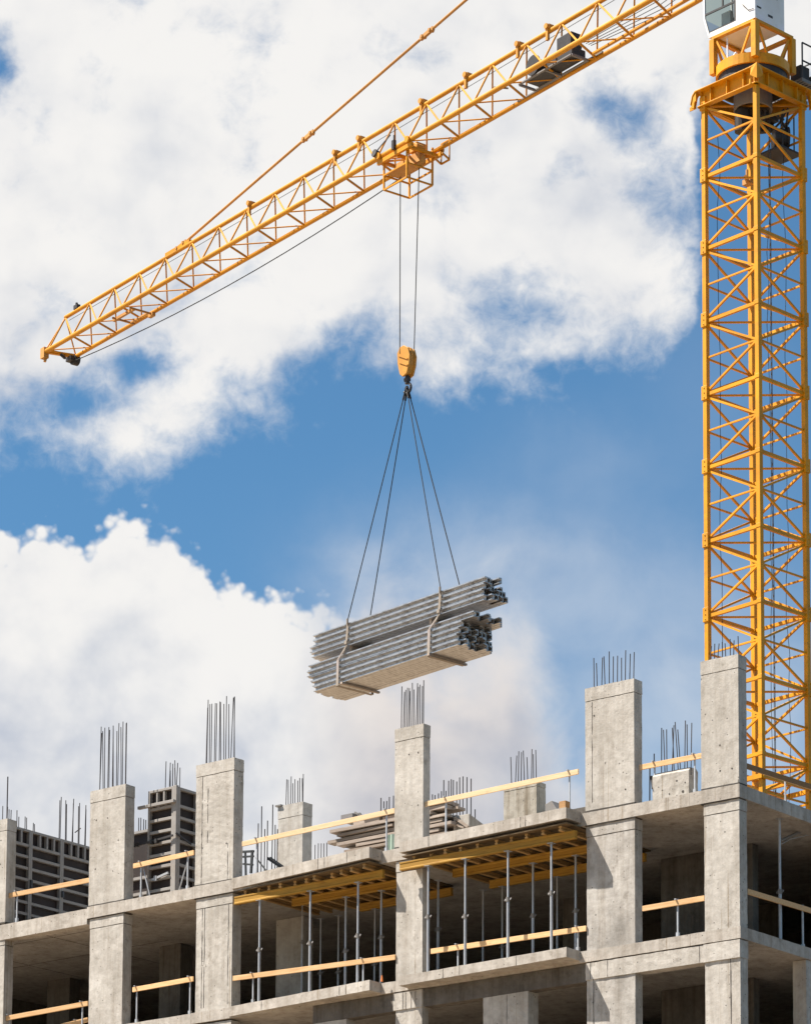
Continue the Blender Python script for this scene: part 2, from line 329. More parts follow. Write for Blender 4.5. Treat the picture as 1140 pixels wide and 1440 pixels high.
def mesh(name, mb, mats, base, sx=1, smooth=False, cut=0):
    bm = bmesh.new()
    for p in mb.v: bm.verts.new(((p.x - base.x) * sx, p.y - base.y, p.z - base.z))
    bm.verts.ensure_lookup_table()
    for f, mi in zip(mb.f, mb.mi):
        try: fc = bm.faces.new([bm.verts[i] for i in f]); fc.material_index = mi; fc.smooth = smooth
        except ValueError: pass
    bmesh.ops.recalc_face_normals(bm, faces=bm.faces)
    if cut:
        for _ in range(8):
            lg = [e for e in bm.edges if e.calc_length() > cut]
            if not lg: break
            bmesh.ops.subdivide_edges(bm, edges=lg, cuts=1, use_grid_fill=True)
    me = bpy.data.meshes.new(name); bm.to_mesh(me); bm.free()
    for m in (mats if isinstance(mats, (list, tuple)) else [mats]): me.materials.append(M[m])
    return me
class Frame:
    """a local frame standing on a place of the scene: building, mast, jib, load"""
    def __init__(s, o, rz, sx=1): s.o, s.rz, s.sx = Vector(o), rz, sx
    def world(s, p):
        p = Vector(p); c, n = math.cos(s.rz), math.sin(s.rz); x, y = p.x * s.sx, p.y
        return Vector((s.o.x + x * c - y * n, s.o.y + x * n + y * c, s.o.z + p.z))
    def thing(s, name, base, label, cat, group=None):
        o = bpy.data.objects.new(name, None); COL.objects.link(o); o.empty_display_size = 0.3
        o.location = s.world(base); o.rotation_euler = (0, 0, s.rz); o['label'] = label; o['category'] = cat
        if group: o['group'] = group
        o['_b'] = 0; del o['_b']
        BASE[o.name] = (s, Vector(base)); return o
    def solo(s, name, mb, mats, base, label, cat, group=None, bevel=0, smooth=False):
        b = Vector(base); o = bpy.data.objects.new(name, mesh(name, mb, mats, b, s.sx, smooth)); COL.objects.link(o)
        o.location = s.world(b); o.rotation_euler = (0, 0, s.rz); o['label'] = label; o['category'] = cat
        if group: o['group'] = group
        BASE[o.name] = (s, b); bev(o, bevel); return o
BASE = {}
def bev(o, w):
    if w:
        m = o.modifiers.new('bevel', 'BEVEL'); m.width = w; m.segments = 2; m.limit_method = 'ANGLE'; m.angle_limit = R(40)
ROUGH = {'column', 'slab_edge', 'balcony_slab', 'pier', 'beam'}
def part(parent, name, mb, mats, bevel=0, smooth=False, label=None):
    s, b = BASE[parent.name]; rough = name in ROUGH and bevel
    o = bpy.data.objects.new(name, mesh(name, mb, mats, b, s.sx, smooth, 0.16 if rough else 0)); COL.objects.link(o); o.parent = parent
    if label: o['label'] = label
    BASE[o.name] = (s, b)
    if rough:
        d = o.modifiers.new('cast_roughness', 'DISPLACE'); d.texture = TEX; d.texture_coords = 'LOCAL'; d.strength = 0.019; d.mid_level = 0.5
    else: bev(o, bevel)
    return o
def copy_tree(o, parent=None):
    c = o.copy(); COL.objects.link(c); c.parent = parent
    if parent is None: BASE[c.name] = BASE[o.name]
    for ch in [k for k in COL.objects if k.parent == o]: copy_tree(ch, c)
    return c

# ------------------------------------------------------------------ ground
g = MB().add([(-4000, -400, 0), (4000, -400, 0), (4000, 9000, 0), (-4000, 9000, 0)], [(0, 1, 2, 3)])
go = bpy.data.objects.new('ground', mesh('ground', g, 'ground', Vector())); COL.objects.link(go); go['kind'] = 'structure'

q = NB('asphalt'); v = q.mapv(); q.base(q.ramp(q.noise(v, 1.2, 8, 0.7), [(0.3, (0.035, 0.034, 0.034)), (0.7, (0.065, 0.062, 0.06))])); q.set(Roughness=0.9); M['asphalt'] = q.m
g = MB().add([(13, -390, 0.004), (3990, -390, 0.004), (3990, 600, 0.004), (13, 600, 0.004)], [(0, 1, 2, 3)])  # unseen dark sheet, added to cut ground bounce onto the column sides
go = bpy.data.objects.new('road', mesh('road', g, 'asphalt', Vector())); COL.objects.link(go); go['kind'] = 'structure'

# ================================================================== the unfinished building
BF = Frame(CB, -AL, -1)            # author in (s, t, z): s left along the front, t inwards, z over the top slab
GZ = -21.0
bld = BF.thing('unfinished_building', (0, 0, GZ), 'bare concrete frame of an unfinished building with columns rising above its top slab', 'building')
def column(s0, s1, t0, t1, ztop, zlo, seams=(), cap=0.30, mats='conc', low_in=0.05, label=None, low_mat=None):
    """upper column (stands on the top slab), the storey below and the run down to the ground, one mesh each"""
    m = MB()
    m.box(s0, s1, t0, t1, 0.0, ztop - cap); m.box(s0 - 0.006, s1 + 0.006, t0 - 0.006, t1 + 0.006, ztop - cap + 0.012, ztop)
    m.box(s0 + 0.01, s1 - 0.01, t0 + 0.01, t1 - 0.01, ztop - cap - 0.01, ztop - cap + 0.02, 1)
    for f, a, b in seams:
        sx = s1 - f * (s1 - s0); m.box(sx - 0.007, sx + 0.007, t0 - 0.0025, t0 + 0.02, a, min(b, ztop - cap), 1)
    for _ in range(4):
        hs, hz = s0 + (s1 - s0) * random.choice((0.18, 0.5, 0.82)), random.choice((0.35, 0.9, 1.5, 2.1)); m.tube((hs, t0 - 0.002, hz), (hs, t0 + 0.02, hz), 0.02, 8, mi=1)
    m.box(s0 - 0.004, s1 + 0.004, t0 - 0.004, t1 + 0.004, 0.0, 0.035, 1)
    up = part(bld, 'column', m, [mats, 'seam'], 0.012, label=label)
    lows = []
    for za, zb in ((-0.30, -3.0), (-3.29, -20.98)):
        m = MB(); a, b = s0 + low_in * 0.3, s1 - low_in
        m.box(a, b, t0 + 0.02, t1, zb, za - 0.245); m.box(a - 0.008, b + 0.008, t0 + 0.012, t1 + 0.006, za - 0.233, za)
        m.box(a + 0.01, b - 0.01, t0 + 0.03, t1 - 0.01, za - 0.25, za - 0.23, 1)
        for f, c, d in seams:
            if random.random() < 0.75:
                sx = b - f * (b - a) * random.uniform(0.7, 1.2); m.box(sx - 0.007, sx + 0.007, t0 + 0.0165, t0 + 0.04, max(zb, za - 2.6), za - 0.25, 1)
        lows.append(part(bld, 'column', m, [low_mat or mats, 'seam'], 0.012))
    return up
def rebars(parent, s0, s1, t0, t1, z0, zt, n, lean=0.018, sag=0.0, r=0.0105):
    """bars in two rows inside the rectangle, tops around zt"""
    for i in range(n):
        row = i % 2; f = (i + 0.5) / n + random.uniform(-0.14, 0.14) / n
        t = (t0 + 0.06) if row == 0 else (t1 - 0.06)
        s = min(max(s0 + 0.06 + (s1 - s0 - 0.12) * f + (t - (t0 + t1) / 2) * 0.8, s0 + 0.05), s1 - 0.05)
        zz = zt + random.uniform(-0.10, 0.06) - sag * f; l1, l2 = random.gauss(0, lean), random.gauss(0, lean)
        m = MB().tube((s, t, z0 - 0.1), (s + l1 * 0.5, t + l2 * 0.5, (z0 + zz) / 2), r, 6).tube((s + l1 * 0.5, t + l2 * 0.5, (z0 + zz) / 2), (s + l1, t + l2, zz), r, 6)
        part(parent, 'rebar', m, 'rebar')
# front row, right to left
c5 = column(0.0, 0.93, 0.0, 0.30, 2.77, GZ, [(0.98, 0, 0.1)])
c4 = column(2.63, 3.90, 0.0, 0.29, 2.73, GZ, [(0.14, 0.2, 2.4)], low_in=0.02, low_mat='conc_mottle')
c3 = column(8.32, 9.13, 0.0, 0.24, 2.74, GZ, [])
c2 = column(13.92, 15.10, 0.0, 0.33, 2.91, GZ, [(0.17, 0.0, 2.65), (0.32, 1.0, 2.3), (0.86, 0.0, 0.9)])
c1 = column(17.37, 18.52, 0.0, 0.32, 2.84, GZ, [])
c0 = column(21.33, 22.45, 0.0, 0.32, 2.62, GZ, [])
rebars(c5, 0.0, 0.93, 0.05, 0.30, 2.77, 3.14, 8)
rebars(c4, 2.63, 3.90, 0.0, 0.29, 2.73, 3.40, 11)
rebars(c3, 8.32, 9.13, 0.0, 0.24, 2.74, 3.70, 13)
rebars(c2, 13.92, 15.10, 0.0, 0.33, 2.91, 4.42, 14)
rebars(c1, 17.37, 18.52, 0.0, 0.32, 2.84, 4.38, 14)
rebars(c0, 21.33, 22.0, 0.0, 0.32, 2.62, 3.0, 3)
m = MB().tube((21.55, 0.2, 2.5), (21.55, 0.2, 3.75), 0.016, 6); part(c0, 'rebar', m, 'rebar')
# columns further in on the top slab
def inner_column(s0, s1, t0, t1, ztop, mats='conc', cap=0.33):
    m = MB().box(s0, s1, t0, t1, 0, ztop - cap).box(s0 - 0.005, s1 + 0.005, t0 - 0.005, t1 + 0.005, ztop - cap + 0.012, ztop)
    m.box(s0 + 0.01, s1 - 0.01, t0 + 0.01, t1 - 0.01, ztop - cap - 0.01, ztop - cap + 0.02, 1)
    return part(bld, 'column', m, [mats, 'seam'], 0.012)
r1 = inner_column(14.86, 15.64, 3.55, 3.90, 2.75)
m = MB().box(15.52, 15.7, 3.5, 3.62, 2.74, 2.78); part(r1, 'edge_batten', m, 'grey_metal')
rebars(r1, 14.86, 15.64, 3.55, 3.9, 2.75, 3.42, 9)
q0, q1 = at(708, 1100, t=3.4), at(754, 1103, t=3.4)
r2 = inner_column(q1.x, q0.x, 3.4, 3.75, 2.06, 'conc_stain', 0.12)
rebars(r2, q1.x, q0.x, 3.4, 3.75, 2.06, 2.86, 9, 0.03)
# short stub of a new column near the corner, with its starter bars
a0, a1 = at(917, 1127, t=0.12), at(968, 1117, t=0.12)
stub = part(bld, 'column', MB().prism([(0.12, 0.0), (0.46, 0.0), (0.46, 0.56), (0.40, 0.62), (0.19, 0.62), (0.12, 0.54)], 'x', a1.x, a0.x), ['conc', 'seam'], 0.008, label='knee-high concrete stub with bolt holes')
m = MB()
for px, py, rr in ((931, 1112, 0.024), (940.5, 1116.5, 0.018), (951, 1098, 0.022), (962.5, 1100, 0.014), (959.5, 1113, 0.03), (951, 1118.5, 0.014)):
    q = at(px, py, t=0.12); m.tube((q.x, 0.1175, q.z), (q.x, 0.14, q.z), rr, 10)
part(stub, 'bolt_hole', m, 'seam')
rebars(stub, a1.x - 0.05, a0.x, 0.14, 0.44, 0.55, 1.60, 10, 0.04)
part(stub, 'rebar', MB().tube((a0.x + 0.20, 0.3, -0.05), (a0.x + 0.19, 0.3, 0.85), 0.014, 6), 'rebar')
part(stub, 'rebar', MB().tube((a0.x + 0.08, 0.3, -0.05), (a0.x + 0.08, 0.3, 1.1), 0.012, 6), 'rebar')
part(stub, 'rag', MB().tube((a0.x + 0.12, 0.26, 0.60), (a0.x + 0.0, 0.10, 0.28), 0.028, 6, 0.012), 'dark')
# slabs
S_END = 27.0; T_END = 14.0
def slab(z1, th):
    part(bld, 'slab', MB().box(0.002, S_END, 0.30, T_END, z1 - th, z1), 'conc_slab', 0.01)
    m = MB()
    # poured edge pieces with joints between them
    for a, b, zo, t2 in ((0.0, 1.22, 0.0, 0.296), (1.228, 4.0, -0.004, 0.296), (4.0, 8.7, 0.0, 0.296), (8.7, 9.17, 0.0, 0.296), (9.17, 13.3, 0, 0.296), (13.308, 15.14, 0.006, 0.296), (15.147, 18.55, 0.0, 0.296)):
        m.box(a, b, -0.018 - zo * 0.8, t2, z1 - th, z1 + zo)
    m.box(18.56, S_END, -0.006, 0.296, z1 - th - (0.13 if z1 == 0 else 0.05), z1 - 0.03)
    part(bld, 'slab_edge', m, 'conc_slab', 0.012)
    m = MB().box(-0.018, -0.0005, -0.016, T_END, z1 - th, z1 + 0.001) ; part(bld, 'slab_edge', m, 'conc_slab', 0.006)
slab(0.0, 0.28); slab(-3.0, 0.25); slab(-6.0, 0.25)
# formed joints and ragged grout lines on the slab edges
for (s0, s1, za, t0) in ((13.2, 15.1, -0.285, -0.008), (2.6, 3.9, -0.285, -0.008), (17.3, 18.5, -0.285, -0.008), (0, 0.95, -0.285, -0.008)):
    part(bld, 'mortar_joint', MB().box(s0, s1, t0, 0.25, za - 0.02, za), 'seam')
# balcony slabs between the columns
def balcony(sa, sb, z1, th, da, db):
    m = MB().prism([(sb, -db), (sa, -da), (sa, -0.02), (sb, -0.02)], 'z', z1 - th, z1)
    for i in range(3):
        sx = random.uniform(sb + 0.4, sa - 0.4); d = db + (da - db) * (sx - sb) / (sa - sb); m.box(sx - 0.004, sx + 0.004, -d - 0.004, -d + 0.05, z1 - th + 0.01, z1 - 0.01, 1)
    return part(bld, 'balcony_slab', m, ['conc_slab', 'seam'], 0.012)
balcony(8.72, 4.0, 0.03, 0.24, 0.34, 0.56); balcony(13.9, 9.47, 0.02, 0.25, 0.05, 0.46)
balcony(8.72, 4.03, -2.99, 0.21, 0.32, 0.51); balcony(13.95, 9.47, -2.99, 0.23, 0.05, 0.42)
# beams under the middle slab, piers below them
m = MB().box(0.0, 3.9, -0.004, 0.3, -3.64, -3.275).box(0.002, 0.9, -0.012, 0.3, -3.645, -3.27)
for sx in (1.0, 3.33, 3.77): m.box(sx - 0.006, sx + 0.006, -0.008, 0.02, -3.63, -3.28, 1)
part(bld, 'beam', m, ['conc', 'seam'], 0.01)
m = MB().box(3.92, 8.30, 0.05, 0.34, -3.66, -3.26); part(bld, 'beam', m, ['conc_shaded', 'seam'], 0.012)
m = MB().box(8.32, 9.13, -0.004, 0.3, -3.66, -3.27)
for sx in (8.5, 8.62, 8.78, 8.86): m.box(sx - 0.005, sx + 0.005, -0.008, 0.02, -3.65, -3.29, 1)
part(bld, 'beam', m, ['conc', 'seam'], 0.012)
q = at(440, 1421, t=0.05); m = MB().box(9.14, q.x, 0.05, 0.34, -3.66, -3.26); part(bld, 'beam', m, ['conc_shaded', 'seam'], 0.012)
pa, pb = at(679, 1401, t=0.05), at(742, 1391, t=0.05)
m = MB().box(pb.x, pa.x, 0.052, 0.42, GZ, -3.665); sx = (pa.x * 0.47 + pb.x * 0.53); m.box(sx - 0.006, sx + 0.006, 0.048, 0.07, -6, -3.67, 1); part(bld, 'pier', m, ['conc', 'seam'], 0.012)
pa, pb = at(441, 1425, t=0.05), at(487, 1433, t=0.05)
part(bld, 'pier', MB().box(pb.x, pa.x, 0.052, 0.42, GZ, -3.665), 'conc', 0.012)
# side face column below the middle slab
q = at(1133, 1400, s=0.02); part(bld, 'column', MB().box(0.02, 0.35, q.y, q.y + 0.9, GZ, -3.26), 'conc', 0.012)
# inner walls and columns, in the dark of the storeys
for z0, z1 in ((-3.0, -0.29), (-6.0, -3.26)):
    part(bld, 'wall', MB().box(0.7, S_END, 11.5, 11.75, z0, z1), 'conc_shaded')
    part(bld, 'wall', MB().box(0.4, 0.65, 4.2, T_END - 0.2, z0, z1), 'conc_shaded')
    part(bld, 'wall', MB().box(1.9, 4.3, 3.4, 3.62, z0, z1), 'conc_shaded')
    part(bld, 'wall', MB().box(S_END - 0.3, S_END - 0.05, 0.4, 11.4, z0, z1), 'conc_shaded')
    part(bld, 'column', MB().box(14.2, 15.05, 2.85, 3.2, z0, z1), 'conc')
    part(bld, 'column', MB().box(18.55, 19.25, 3.3, 3.75, z0, z1), 'conc_shaded')
    part(bld, 'column', MB().box(23.6, 24.4, 4.6, 5.0, z0, z1), 'conc_shaded')
    part(bld, 'wall', MB().box(6.6, 8.3, 5.2, 5.4, z0, z1), 'conc_shaded')
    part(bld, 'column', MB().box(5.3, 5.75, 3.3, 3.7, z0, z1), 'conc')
    part(bld, 'wall', MB().box(4.5, 9.0, 8.5, 8.7, z0, z1), 'conc_shaded')
# shallow construction joints on the slab's underside (left bay)
for b in ((18.6, S_END - 0.4, 0.95, 0.965), (20.6, 20.615, 0.4, 6), (23.4, 23.415, 0.4, 6), (18.6, S_END - 0.4, 2.9, 2.915)):
    part(bld, 'board_joint', MB().box(*b, -0.2845, -0.27), 'seam')

# ------------------------------------------------------------------ shoring props
def prop(s, t, z0, z1, label, group='steel props under the top slab', col=0.55, r=0.032, wing=True):
    o = BF.thing('shoring_prop', (s, t, z0), label, 'shoring prop', group)
    zc = z0 + (z1 - z0) * col
    part(o, 'outer_tube', MB().tube((s, t, z0 + 0.01), (s, t, zc), r, 12), 'galv', smooth=False)
    part(o, 'inner_tube', MB().tube((s, t, zc), (s, t, z1 - 0.008), r * 0.78, 12), 'galv')
    k = MB().tube((s, t, zc - 0.05), (s, t, zc + 0.05), r * 1.4, 10).tube((s - 0.075, t, zc + 0.01), (s + 0.075, t, zc - 0.01), 0.009, 6)
    if wing: k.tube((s - 0.075, t - 0.015, zc - 0.02), (s - 0.075, t + 0.015, zc + 0.03), 0.013, 6).tube((s + 0.075, t - 0.015, zc - 0.03), (s + 0.075, t + 0.015, zc + 0.02), 0.013, 6)
    part(o, 'collar', k, 'grey_metal')
    part(o, 'base_plate', MB().box(s - 0.07, s + 0.07, t - 0.07, t + 0.07, z0, z0 + 0.01), 'galv')
    part(o, 'head_plate', MB().box(s - 0.07, s + 0.07, t - 0.07, t + 0.07, z1 - 0.008, z1), 'galv')
    return o
BEAM_LO = -0.60
def bay_props(pxs, y, t, z1, labels, col=0.55, **k):
    for x, lb in zip(pxs, labels):
        q = at(x, y, t=t); prop(q.x, t, -3.0, z1, lb, col=col + random.uniform(-0.04, 0.06), **k)
bay_props((365, 436, 503), 1330, 0.02, BEAM_LO, ['bright front prop of the left timbered bay, beside the wide column with seams', 'bright front prop standing midway along the left timbered bay', 'bright front prop of the left timbered bay, nearest the narrow middle column'], 0.5)
bay_props((602, 654, 714, 775), 1280, -0.24, BEAM_LO, ['bright thick prop hard against the right side of the narrow middle column', 'front prop in the right timbered bay, second from the narrow middle column', 'front prop with collar halfway along the right timbered bay', 'front prop nearest the shadowed wide column in the right timbered bay'], 0.5)
bay_props((486, 536), 1300, 0.95, BEAM_LO, ['shaded prop under the second yellow beam of the left bay', 'shaded prop under the second yellow beam beside the narrow middle column'], 0.5)
bay_props((451, 476, 527), 1310, 2.3, BEAM_LO, ['thin dim prop deep in the left bay beside the inner column'] + ['thin dim prop deep in the dark left timbered bay'] * 2, 0.42, r=0.024)
bay_props((616, 749, 809), 1260, 0.95, BEAM_LO, ['shaded prop under the second beam behind the narrow middle column', 'shaded prop under the second beam midway in the right bay', 'shaded prop under the second beam beside the shadowed wide column'], 0.5)
bay_props((679, 706, 783), 1260, 2.3, BEAM_LO, ['thin dim prop before the pale inner wall of the right bay', 'thick dim prop before the inner column of the right bay', 'thin dim prop with bent handle deep in the right bay'], 0.45, r=0.026)
bay_props((425,), 1300, 1.6, -0.29, ['thin pole standing right beside the pale inner column'], 0.6, r=0.02, wing=False)
q = at(1096, 1250, s=0.30); prop(0.30, q.y, -3.0, -0.285, 'lone prop under the side edge of the top slab, right of the corner column', None, 0.42, 0.034)
q = at(196, 1420, t=0.6)
# ------------------------------------------------------------------ slab formwork: sheets, joists, main beams
def timber_bay(sa, sb, da, d, lbl, npx, beam_ts):
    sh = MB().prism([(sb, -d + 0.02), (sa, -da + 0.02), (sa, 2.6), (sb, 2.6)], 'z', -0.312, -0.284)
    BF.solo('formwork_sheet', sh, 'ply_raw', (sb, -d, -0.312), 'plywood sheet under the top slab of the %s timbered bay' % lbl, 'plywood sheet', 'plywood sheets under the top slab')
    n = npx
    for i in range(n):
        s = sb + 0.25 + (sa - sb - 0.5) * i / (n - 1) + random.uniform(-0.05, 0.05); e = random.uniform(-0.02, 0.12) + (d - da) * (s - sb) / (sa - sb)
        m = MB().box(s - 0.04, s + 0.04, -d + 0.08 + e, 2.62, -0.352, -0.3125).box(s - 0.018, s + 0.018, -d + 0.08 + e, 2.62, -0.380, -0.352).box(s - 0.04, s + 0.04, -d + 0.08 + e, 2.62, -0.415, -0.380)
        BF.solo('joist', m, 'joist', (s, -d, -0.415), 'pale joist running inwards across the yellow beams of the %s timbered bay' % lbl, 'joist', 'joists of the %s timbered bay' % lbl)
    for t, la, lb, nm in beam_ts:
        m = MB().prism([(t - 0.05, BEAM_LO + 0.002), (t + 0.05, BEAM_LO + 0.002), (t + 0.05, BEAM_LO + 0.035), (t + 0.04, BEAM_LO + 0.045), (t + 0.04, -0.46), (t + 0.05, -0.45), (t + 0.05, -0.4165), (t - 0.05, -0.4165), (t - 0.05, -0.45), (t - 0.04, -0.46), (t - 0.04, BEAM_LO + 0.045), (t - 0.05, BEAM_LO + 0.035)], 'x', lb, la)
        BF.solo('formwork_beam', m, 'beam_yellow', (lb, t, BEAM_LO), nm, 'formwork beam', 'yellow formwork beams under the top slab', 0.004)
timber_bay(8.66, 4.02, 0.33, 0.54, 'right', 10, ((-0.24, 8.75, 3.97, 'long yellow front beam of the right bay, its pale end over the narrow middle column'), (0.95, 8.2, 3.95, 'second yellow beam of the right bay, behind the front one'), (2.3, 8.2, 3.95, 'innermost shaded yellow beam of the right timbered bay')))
timber_bay(13.75, 9.50, 0.05, 0.44, 'left', 11, ((0.02, 13.85, 9.45, 'long yellow front beam of the left bay, from the seamed column'), (0.95, 12.9, 9.3, 'second yellow beam of the left bay with a free left end'), (2.3, 12.0, 9.3, 'innermost shaded yellow beam of the left timbered bay')))

# ------------------------------------------------------------------ timber guard rails
def guard(xa, ya, xb, yb, t, label, posts=(), z0=0.0, mat='timber', h=0.115, side=False, brace=(), board=0.035):
    if side: a, b = at(xa, ya, s=t), at(xb, yb, s=t)
    else: a, b = at(xa, ya, t=t), at(xb, yb, t=t)
    o = BF.thing('guard_rail', ((a.x + b.x) / 2, (a.y + b.y) / 2, z0), label, 'guard rail', 'timber guard rails along the slab edges')
    part(o, 'rail_board', MB().bar(a, b, board, h), mat, 0.004)
    for f in posts:
        p = a.lerp(b, f); off = Vector((0, 0.045, 0)) if not side else Vector((0.045, 0, 0)); p = p + off
        m = MB().bar((p.x, p.y, z0), (p.x, p.y, p.z + 0.09), 0.03, 0.03)
        c = p - off; m.bar((c.x, c.y, c.z - 0.075), (c.x, c.y, c.z + 0.075), board + 0.03, 0.02) if False else None
        m.box(p.x - 0.018, p.x + 0.018, min(p.y, p.y - 2.2 * off.y) - 0.005, p.y + 0.015, p.z + 0.062, p.z + 0.085)
        m.box(p.x - 0.03, p.x + 0.03, p.y - 0.03, p.y + 0.03, z0, z0 + 0.12)
        part(o, 'post', m, 'galv')
    for f0, f1 in brace:
        p = a.lerp(b, f0); r_ = a.lerp(b, f1)
        part(o, 'brace', MB().tube((p.x, p.y + 0.08, z0 + 0.02), (r_.x, r_.y + 0.08, r_.z - 0.04), 0.016, 6), 'galv')
    return o
guard(2, 1261.5, 127, 1237.5, 0.12, 'clean pine rail on the top slab before the long wall formwork', (0.17,))
guard(188, 1218, 273, 1199, 0.12, 'short pine rail on the top slab before the grey column formwork', (0.11, 0.88), brace=((0.25, 0.12), (0.72, 0.88)))
guard(341, 1187, 555, 1140, 0.12, 'long pale pine rail on the top slab running before the board pile', (0.09, 0.94), mat='timber_pale')
guard(598, 1131, 813, 1085, 0.08, 'pale pine rail on the top slab with a free right end on a thin post', (0.13, 0.935), z0=0.03, mat='timber_pale')
guard(899, 1079.5, 987, 1062.5, 0.12, 'pine rail behind the stub of concrete near the corner column', (0.22, 0.86))
guard(1045, 1076, 1142, 1107.5, 0.14, 'brown rail on the side edge of the top slab before the crane mast', (0.62,), side=True, mat='timber_brown', h=0.12)
guard(9, 1432, 124, 1411, 0.12, 'clean pine rail of the lower storey in the leftmost bay, upper of two', (0.03, 0.92), z0=-3.0)
guard(80, 1445, 124, 1434, 0.30, 'lower pine rail behind the upper one in the leftmost bay', (0.6,), z0=-3.0)
guard(187, 1392, 272, 1376.5, 0.12, 'short pine rail of the lower storey between the two wide left columns', (0.05, 0.93), z0=-3.0)
guard(328, 1376, 556, 1346, 0.0, 'long pine rail of the lower storey behind the props of the left timbered bay', (0.12, 0.80), z0=-3.0)
guard(606, 1338, 824, 1305.5, 0.0, 'long pine rail of the lower storey behind the props of the right timbered bay', (0.17, 0.94), z0=-3.0)
guard(903, 1278, 990, 1263, 0.12, 'pine rail of the lower storey between the shadowed wide column and the corner', (0.55,), z0=-3.0)
guard(1050, 1253.5, 1142, 1281.5, 0.14, 'orange pine rail of the lower storey on the side face right of the corner', (0.87,), side=True, z0=-3.0)

# ------------------------------------------------------------------ formwork standing on the top slab
def frame_panel(m, ply, p0, du, w, zs, z1, nrm, ribs, rail=0.06, dep=0.10):
    """steel frame with cross ribs against a plywood face; p0 start, du direction, nrm outward"""
    du, nrm = Vector(du), Vector(nrm)
    def bx(a, b, za, zb, d0, d1, mm):
        P = [Vector(p0) + du * e + nrm * f for e in (a, b) for f in (d0, d1)]
        vs = [(p.x, p.y, z) for z in (za, zb) for p in (P[0], P[1], P[3], P[2])]
        mm.add(vs, [(0, 1, 2, 3), (4, 5, 6, 7), (0, 1, 5, 4), (1, 2, 6, 5), (2, 3, 7, 6), (3, 0, 4, 7)])
    bx(0, rail, zs, z1, 0, dep, m); bx(w - rail, w, zs, z1, 0, dep, m)
    bx(rail, w - rail, z1 - rail, z1, 0.001, dep - 0.001, m); bx(rail, w - rail, zs, zs + rail, 0.001, dep - 0.001, m)
    for z in ribs: bx(rail, w - rail, z - 0.035, z + 0.035, 0.001, dep - 0.012, m)
    bx(0.005, w - 0.005, zs, z1 - 0.005, -0.02, 0.0, ply)
wf = BF.thing('wall_formwork', (21.8, 0.4, 0), 'long grey wall formwork of steel ribs over dark plywood, at the far left', 'wall formwork')
ZT = 2.62; t0 = 0.42; widths = (0.78, 1.1, 1.1)
for w in widths:
    fm, pm = MB(), MB()
    ribs = [ZT - 0.40 - 0.29 * k for k in range(8)]
    frame_panel(fm, pm, (21.8, t0, 0), (0, 1, 0), w, 0.05, ZT, (-1, 0, 0), ribs)
    nst = 2 if w < 1 else 4
    for k in range(nst):
        y = t0 + 0.06 + (w - 0.12) * (k + 0.5) / nst
        if k: fm.box(21.70, 21.79, y - 0.13, y - 0.07, ZT - 0.37, ZT - 0.061)
    pn = part(wf, 'panel', fm, 'form_frame', 0.004); part(pn, 'plywood', pm, 'form_ply'); t0 += w + 0.004
part(wf, 'end_post', MB().box(21.68, 21.82, t0, t0 + 0.33, 0.0, ZT - 0.03), 'form_frame', 0.006)
part(wf, 'clamp', MB().bar((21.67, 1.18, 1.25), (21.67, 1.24, 1.25), 0.05, 0.2), 'rail_dark'); part(wf, 'clamp', MB().bar((21.67, 2.3, 1.2), (21.67, 2.35, 1.2), 0.05, 0.16), 'rail_dark')
wcore = part(bld, 'wall', MB().box(21.84, 22.04, 0.40, 4.4, 0, 2.5), 'conc_shaded')
def loose_bars(parent, pts, z0, r=0.0115):
    for x, y, zt, l in pts: part(parent, 'rebar', MB().tube((x, y, z0), (x + l, y + l * 0.5, zt), r, 6), 'rebar')
loose_bars(wcore, [(21.9 + 0.08 * (i % 2), 0.62 + 0.14 * i, 3.12 + 0.05 * ((i * 7) % 3 - 1) - 0.03 * i, random.gauss(0, 0.02)) for i in range(8)], 2.4)
loose_bars(wcore, [(21.9 + 0.08 * (i % 2), 2.38 + 0.115 * i, 3.72 + 0.06 * ((i * 5) % 3 - 1), random.gauss(0, 0.03)) for i in range(10)], 2.4)
part(wcore, 'rebar', MB().tube((21.9, 2.95, 2.95), (21.9, 3.15, 3.1), 0.014, 6), 'rebar')
cf = BF.thing('column_formwork', (16.7, 0.9, 0), 'tall grey column formwork of steel ribs over dark plywood between two wide columns', 'column formwork')
S0, S1, T0, T1 = 16.28, 17.10, 0.60, 1.24; ZT = 2.72
ribs = [ZT - 0.47 - 0.285 * k for k in range(8)]
fm, pm = MB(), MB(); frame_panel(fm, pm, (S1, T0, 0), (-1, 0, 0), S1 - S0, 0.04, ZT, (0, -1, 0), ribs)
for x in (S1 - 0.28, S1 - 0.5): fm.box(x - 0.025, x + 0.025, T0 - 0.09, T0 - 0.002, ZT - 0.33, ZT - 0.061)
pn = part(cf, 'panel', fm, 'form_frame', 0.004); part(pn, 'plywood', pm, 'form_ply')
fm, pm = MB(), MB(); frame_panel(fm, pm, (S0, T0 - 0.02, 0), (0, 1, 0), T1 - T0 + 0.04, 0.04, ZT - 0.02, (-1, 0, 0), ribs)
pn = part(cf, 'panel', fm, 'form_frame', 0.004); part(pn, 'plywood', pm, 'form_ply')
part(cf, 'corner_post', MB().box(S0 - 0.1, S0 + 0.0, T0 - 0.11, T0 - 0.022, 0.02, ZT + 0.01), 'form_frame', 0.004)
part(cf, 'waler', MB().box(S0 - 0.08, S1 + 0.26, T0 - 0.19, T0 - 0.112, 2.30, 2.37), 'form_frame', 0.004)
k = MB().bar((S1 + 0.3, T0 - 0.16, 1.42), (S0 - 0.05, T0 - 0.16, 1.50), 0.035, 0.045).bar((S0 - 0.14, T0 - 0.16, 1.55), (S0 - 0.14, T1 - 0.25, 1.38), 0.03, 0.04)
